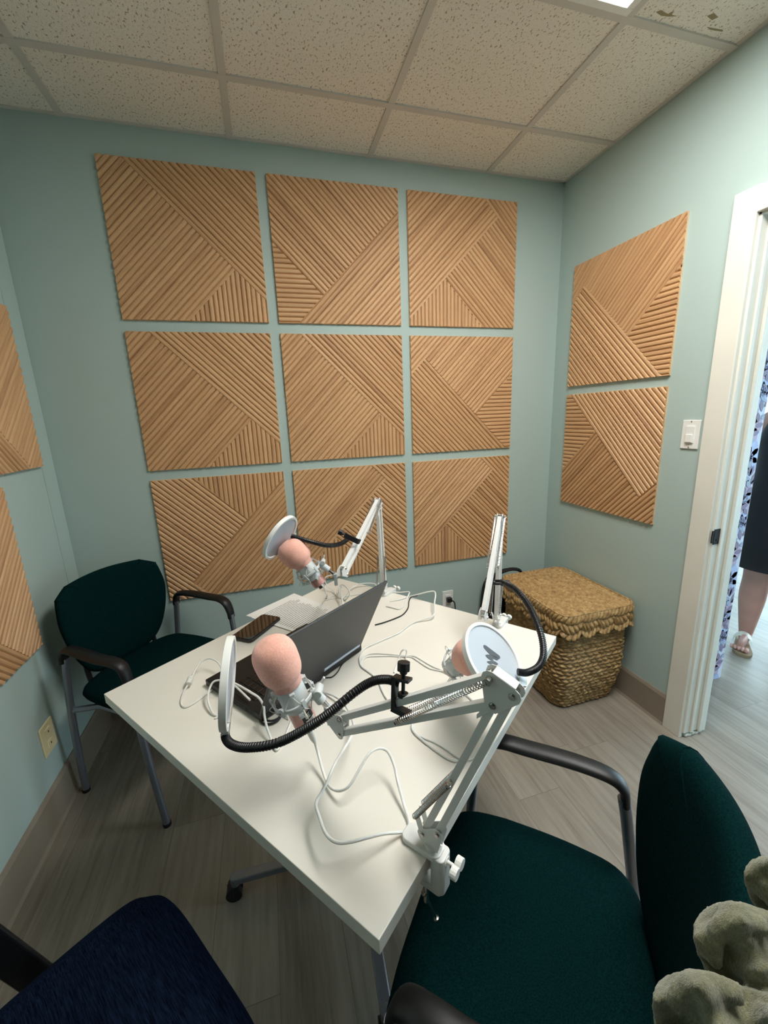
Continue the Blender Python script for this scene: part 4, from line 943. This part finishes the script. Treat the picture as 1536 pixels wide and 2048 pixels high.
# ------------------------------------------------------------------ olive throw on the near chair
g = MB()
def lobe(pts, r, fl=(1, 1)): g.tube(spline([V(p) for p in pts], 6), r if not isinstance(r, list) else [r[0]+(r[1]-r[0])*i/((len(pts)-1)*6) for i in range((len(pts)-1)*6+1)], 16, flat=fl)
q = lambda x, y, d: at(x, y, d)
def fold(px, dep, th, tilt=.0):
    ol = outline([(x, -y) for x, y in px], 5)
    x0 = min(a for a, b in ol)
    def f(a, b):
        p = at(a, -b, dep-tilt*(a-x0)/300+.008*sin(a*.045+b*.02)+.006*sin(b*.06-a*.015)); return p, (CAM-p).normalized()
    c = cushion(ol, f, th, (0, .2, .4, .55, .7, .82, .9, .96, 1.0)); o_ = len(g.v); g.v += c.v; g.f += [[o_+i for i in F] for F in c.f]; g.mi += c.mi
fold([(1308, 2060), (1304, 1990), (1325, 1955), (1370, 1938), (1420, 1942), (1470, 1965), (1536, 1985), (1680, 2010), (1720, 2250), (1500, 2300), (1330, 2250)], .375, .022, .02)
fold([(1386, 1880), (1392, 1836), (1425, 1808), (1480, 1802), (1540, 1822), (1680, 1850), (1700, 2080), (1560, 2040), (1440, 1975), (1402, 1925)], .405, .021, .02)
fold([(1487, 1755), (1500, 1722), (1545, 1712), (1660, 1735), (1680, 1880), (1560, 1850), (1508, 1812)], .44, .017, .02)
fold([(1452, 1900), (1500, 1880), (1560, 1900), (1620, 1960), (1600, 2010), (1520, 1975), (1460, 1940)], .385, .010, .02)
fold([(1400, 2010), (1480, 1995), (1580, 2030), (1660, 2120), (1560, 2180), (1450, 2130)], .352, .013, .02)
lobe([q(1345, 2010, .36), q(1372, 1975, .357), q(1420, 1968, .354), q(1480, 1990, .350)], .008)
lobe([q(1425, 1925, .39), q(1432, 1865, .388), q(1470, 1840, .384), q(1530, 1852, .38)], .008)
lobe([q(1535, 1800, .43), q(1540, 1765, .425), q(1600, 1760, .42)], .008)
o = mk('throw_blanket', g, M['throw'], smooth='all')
rm = o.modifiers.new('remesh', 'REMESH'); rm.mode = 'VOXEL'; rm.voxel_size = .003; rm.use_smooth_shade = True
sm = o.modifiers.new('smooth', 'SMOOTH'); sm.factor = .6; sm.iterations = 4
tx = bpy.data.textures.new('fur_lumps', 'CLOUDS'); tx.noise_scale = .005
dm = o.modifiers.new('disp', 'DISPLACE'); dm.texture = tx; dm.strength = .003; dm.mid_level = .5
tag(o, 'fluffy olive green quilted throw heaped on the near green chair back', 'blanket')
# ------------------------------------------------------------------ person beyond the door
per = thing('person', 'person in a black sleeveless knee-length dress and white thong sandals standing beyond the doorway', 'person', (1.10, -.635, 0), 0)
fd_ = V((-.87, -.49, 0)).normalized(); sd_ = V((.49, -.87, 0)).normalized()     # facing, and towards the picture's right
pc0 = V((1.10, -.635, 0))
def B(side, f, z): return pc0+sd_*side+fd_*f+V((0, 0, z))
verts, edges, rad = [], [], []
def vt(p, r, par=None):
    verts.append(p); rad.append(r)
    if par is not None: edges.append((par, len(verts)-1))
    return len(verts)-1
pel = vt(B(0, 0, .90), (.17, .13)); w1_ = vt(B(0, 0, 1.05), (.155, .12), pel); ch = vt(B(0, 0, 1.24), (.16, .125), w1_); nb = vt(B(0, -.01, 1.39), (.08, .07), ch)
nk = vt(B(0, 0, 1.45), (.052, .055), nb); hd0 = vt(B(0, .015, 1.53), (.070, .085), nk); hd1 = vt(B(0, .01, 1.62), (.065, .08), hd0)
for s in (-1, 1):
    hp = vt(B(.085*s, 0, .80), (.105, .11), pel); kn = vt(B(.095*s, .02, .46), (.066, .066), hp); cf = vt(B(.10*s, -.02, .31), (.068, .072), kn)
    cl_ = vt(B(.10*s, -.015, .17), (.050, .052), cf); an = vt(B(.10*s, -.02, .085), (.037, .04), cl_); he = vt(B(.10*s, -.02, .048), (.037, .034), an)
    b_ = vt(B(.105*s, .07, .040), (.040, .022), he); tt_ = vt(B(.115*s, .135, .032), (.042, .014), b_)
    sh = vt(B(.17*s, -.01, 1.345), (.052, .055), nb); el = vt(B(.205*s, -.13, 1.10), (.040, .042), sh); wr = vt(B(.07*s, -.235, .97), (.026, .030), el); hn = vt(B(.03*s, -.25, .90), (.040, .018), wr)
    for k, (o_, ln) in enumerate(((-.024, .070), (-.008, .082), (.008, .078), (.024, .062))):
        a_ = vt(B(.03*s+o_, -.25, .872), (.010, .010), hn); b2_ = vt(B(.03*s+o_, -.258, .872-ln*.6), (.0085, .0085), a_); vt(B(.03*s+o_, -.25, .872-ln), (.007, .007), b2_)
    a_ = vt(B(.03*s+.03, -.25, .895), (.011, .011), hn); vt(B(.03*s+.05, -.255, .86), (.009, .009), a_)
me = bpy.data.meshes.new('body'); off = V(per.location); me.from_pydata([tuple(v-off) for v in verts], edges, [])
bo = bpy.data.objects.new('body', me); C.objects.link(bo); bo.parent = per; me.materials.append(M['skin'])
sk = bo.modifiers.new('skin', 'SKIN'); sk.use_smooth_shade = True
lay = me.skin_vertices[0] if me.skin_vertices else None
if lay is None:
    bpy.context.view_layer.objects.active = bo
    lay = me.skin_vertices.new(name='') if hasattr(me.skin_vertices, 'new') else me.skin_vertices[0]
for i, r in enumerate(rad): lay.data[i].radius = r; lay.data[i].use_root = (i == 0)
ss = bo.modifiers.new('sub', 'SUBSURF'); ss.levels = ss.render_levels = 2
# toes, dress, hair, sandals
g = MB()
for s in (-1, 1):
    for k in range(5):
        r_ = (.0125, .010, .009, .0085, .008)[k] if s > 0 else (.008, .0085, .009, .010, .0125)[k]
        c_ = B(.115*s+(-.034+.017*k), .150+(.012-.004*k if s > 0 else -.004+.004*k), .030); g.lathe(c_-fd_*.022, fd_, [(0, r_), (.02, r_), (.03, r_*.8), (.036, 0)], 12); mk('toe', g, M['skin'], per, smooth=True); g = MB()
g = MB(); prof = [(1.40, .115, .075), (1.385, .15, .10), (1.33, .165, .125), (1.24, .19, .15), (1.15, .185, .145), (1.05, .185, .14), (.95, .21, .16), (.85, .23, .175), (.7, .235, .18), (.60, .245, .185), (.525, .25, .19), (.522, .246, .186)]
n = 48
for z, a, b in prof:
    for j in range(n):
        th = 2*pi*j/n; wv = 1+(.02*sin(7*th)*max(0, (1.0-z))*1.2); g.v.append(B(a*cos(th)*wv, b*sin(th)*wv, z+(.008*sin(3*th) if z < .52 else 0)))
for i in range(len(prof)-1):
    for j in range(n): g.f.append([i*n+j, i*n+(j+1) % n, (i+1)*n+(j+1) % n, (i+1)*n+j]); g.mi.append(0)
mk('dress', g, M['dress'], per, smooth='all')
g = MB(); g.lathe(B(0, -.02, 1.50), (0, 0, 1), [(0, .06), (.04, .09), (.12, .105), (.17, .09), (.20, .04), (.205, 0)], 24); mk('hair', g, M['hair'], per, smooth='all')
g = MB()
for s in (-1, 1): g.lathe(B(.028*s, .098, 1.575), fd_, [(-.004, 0), (0, .011), (.004, .006), (.006, 0)], 12)
g.lathe(B(0, .10, 1.545), fd_, [(-.01, .012), (.008, .009), (.014, 0)], 10); g.bar(B(-.022, .093, 1.508), B(.022, .093, 1.508), .008, .007, (0, 0, 1))
mk('face', g, M['skin'], per, smooth=True)
for s in (-1, 1):
    sole = outline([(-.075, 0), (-.06, .028), (.0, .032), (.08, .042), (.14, .046), (.18, .030), (.19, 0), (.18, -.030), (.14, -.044), (.08, -.038), (.0, -.030), (-.06, -.028)])
    so_ = mk('sandal', MB().prism([(a, b) for a, b in sole], B(.107*s, -.0, .0), fd_+sd_*.08, -sd_, -.018 if fd_.cross(-sd_).z < 0 else 0, 0 if fd_.cross(-sd_).z < 0 else .018), M['cork'], per, bevel=.003)
    g = MB()
    for k in range(8):
        a0_, a1_ = pi*k/8, pi*(k+1)/8
        P4 = [B(.107*s+.046*cos(a), f_, .018+hh*sin(a)) for f_, hh in ((.015, .066), (.050, .052)) for a in (a0_, a1_)]
        P4 += [p+Z3*.003 for p in P4]; g.add(P4, [(0, 1, 3, 2), (4, 5, 7, 6), (0, 1, 5, 4), (2, 3, 7, 6), (0, 2, 6, 4), (1, 3, 7, 5)])
    g.bar(B(.107*s, .045, .072), B(.112*s, .118, .046), .022, .004, (0, 0, 1))
    mk('strap', g, M['sandal'], so_, smooth=True)
# ------------------------------------------------------------------ world and view
w = bpy.data.worlds.new('world'); bpy.context.scene.world = w; w.use_nodes = True
w.node_tree.nodes['Background'].inputs[0].default_value = (.75, .88, 1, 1); w.node_tree.nodes['Background'].inputs[1].default_value = .3
vs = bpy.context.scene.view_settings; vs.view_transform = 'Standard'; vs.look = 'None'; vs.gamma = 1; vs.use_curve_mapping = False; vs.exposure = -.56
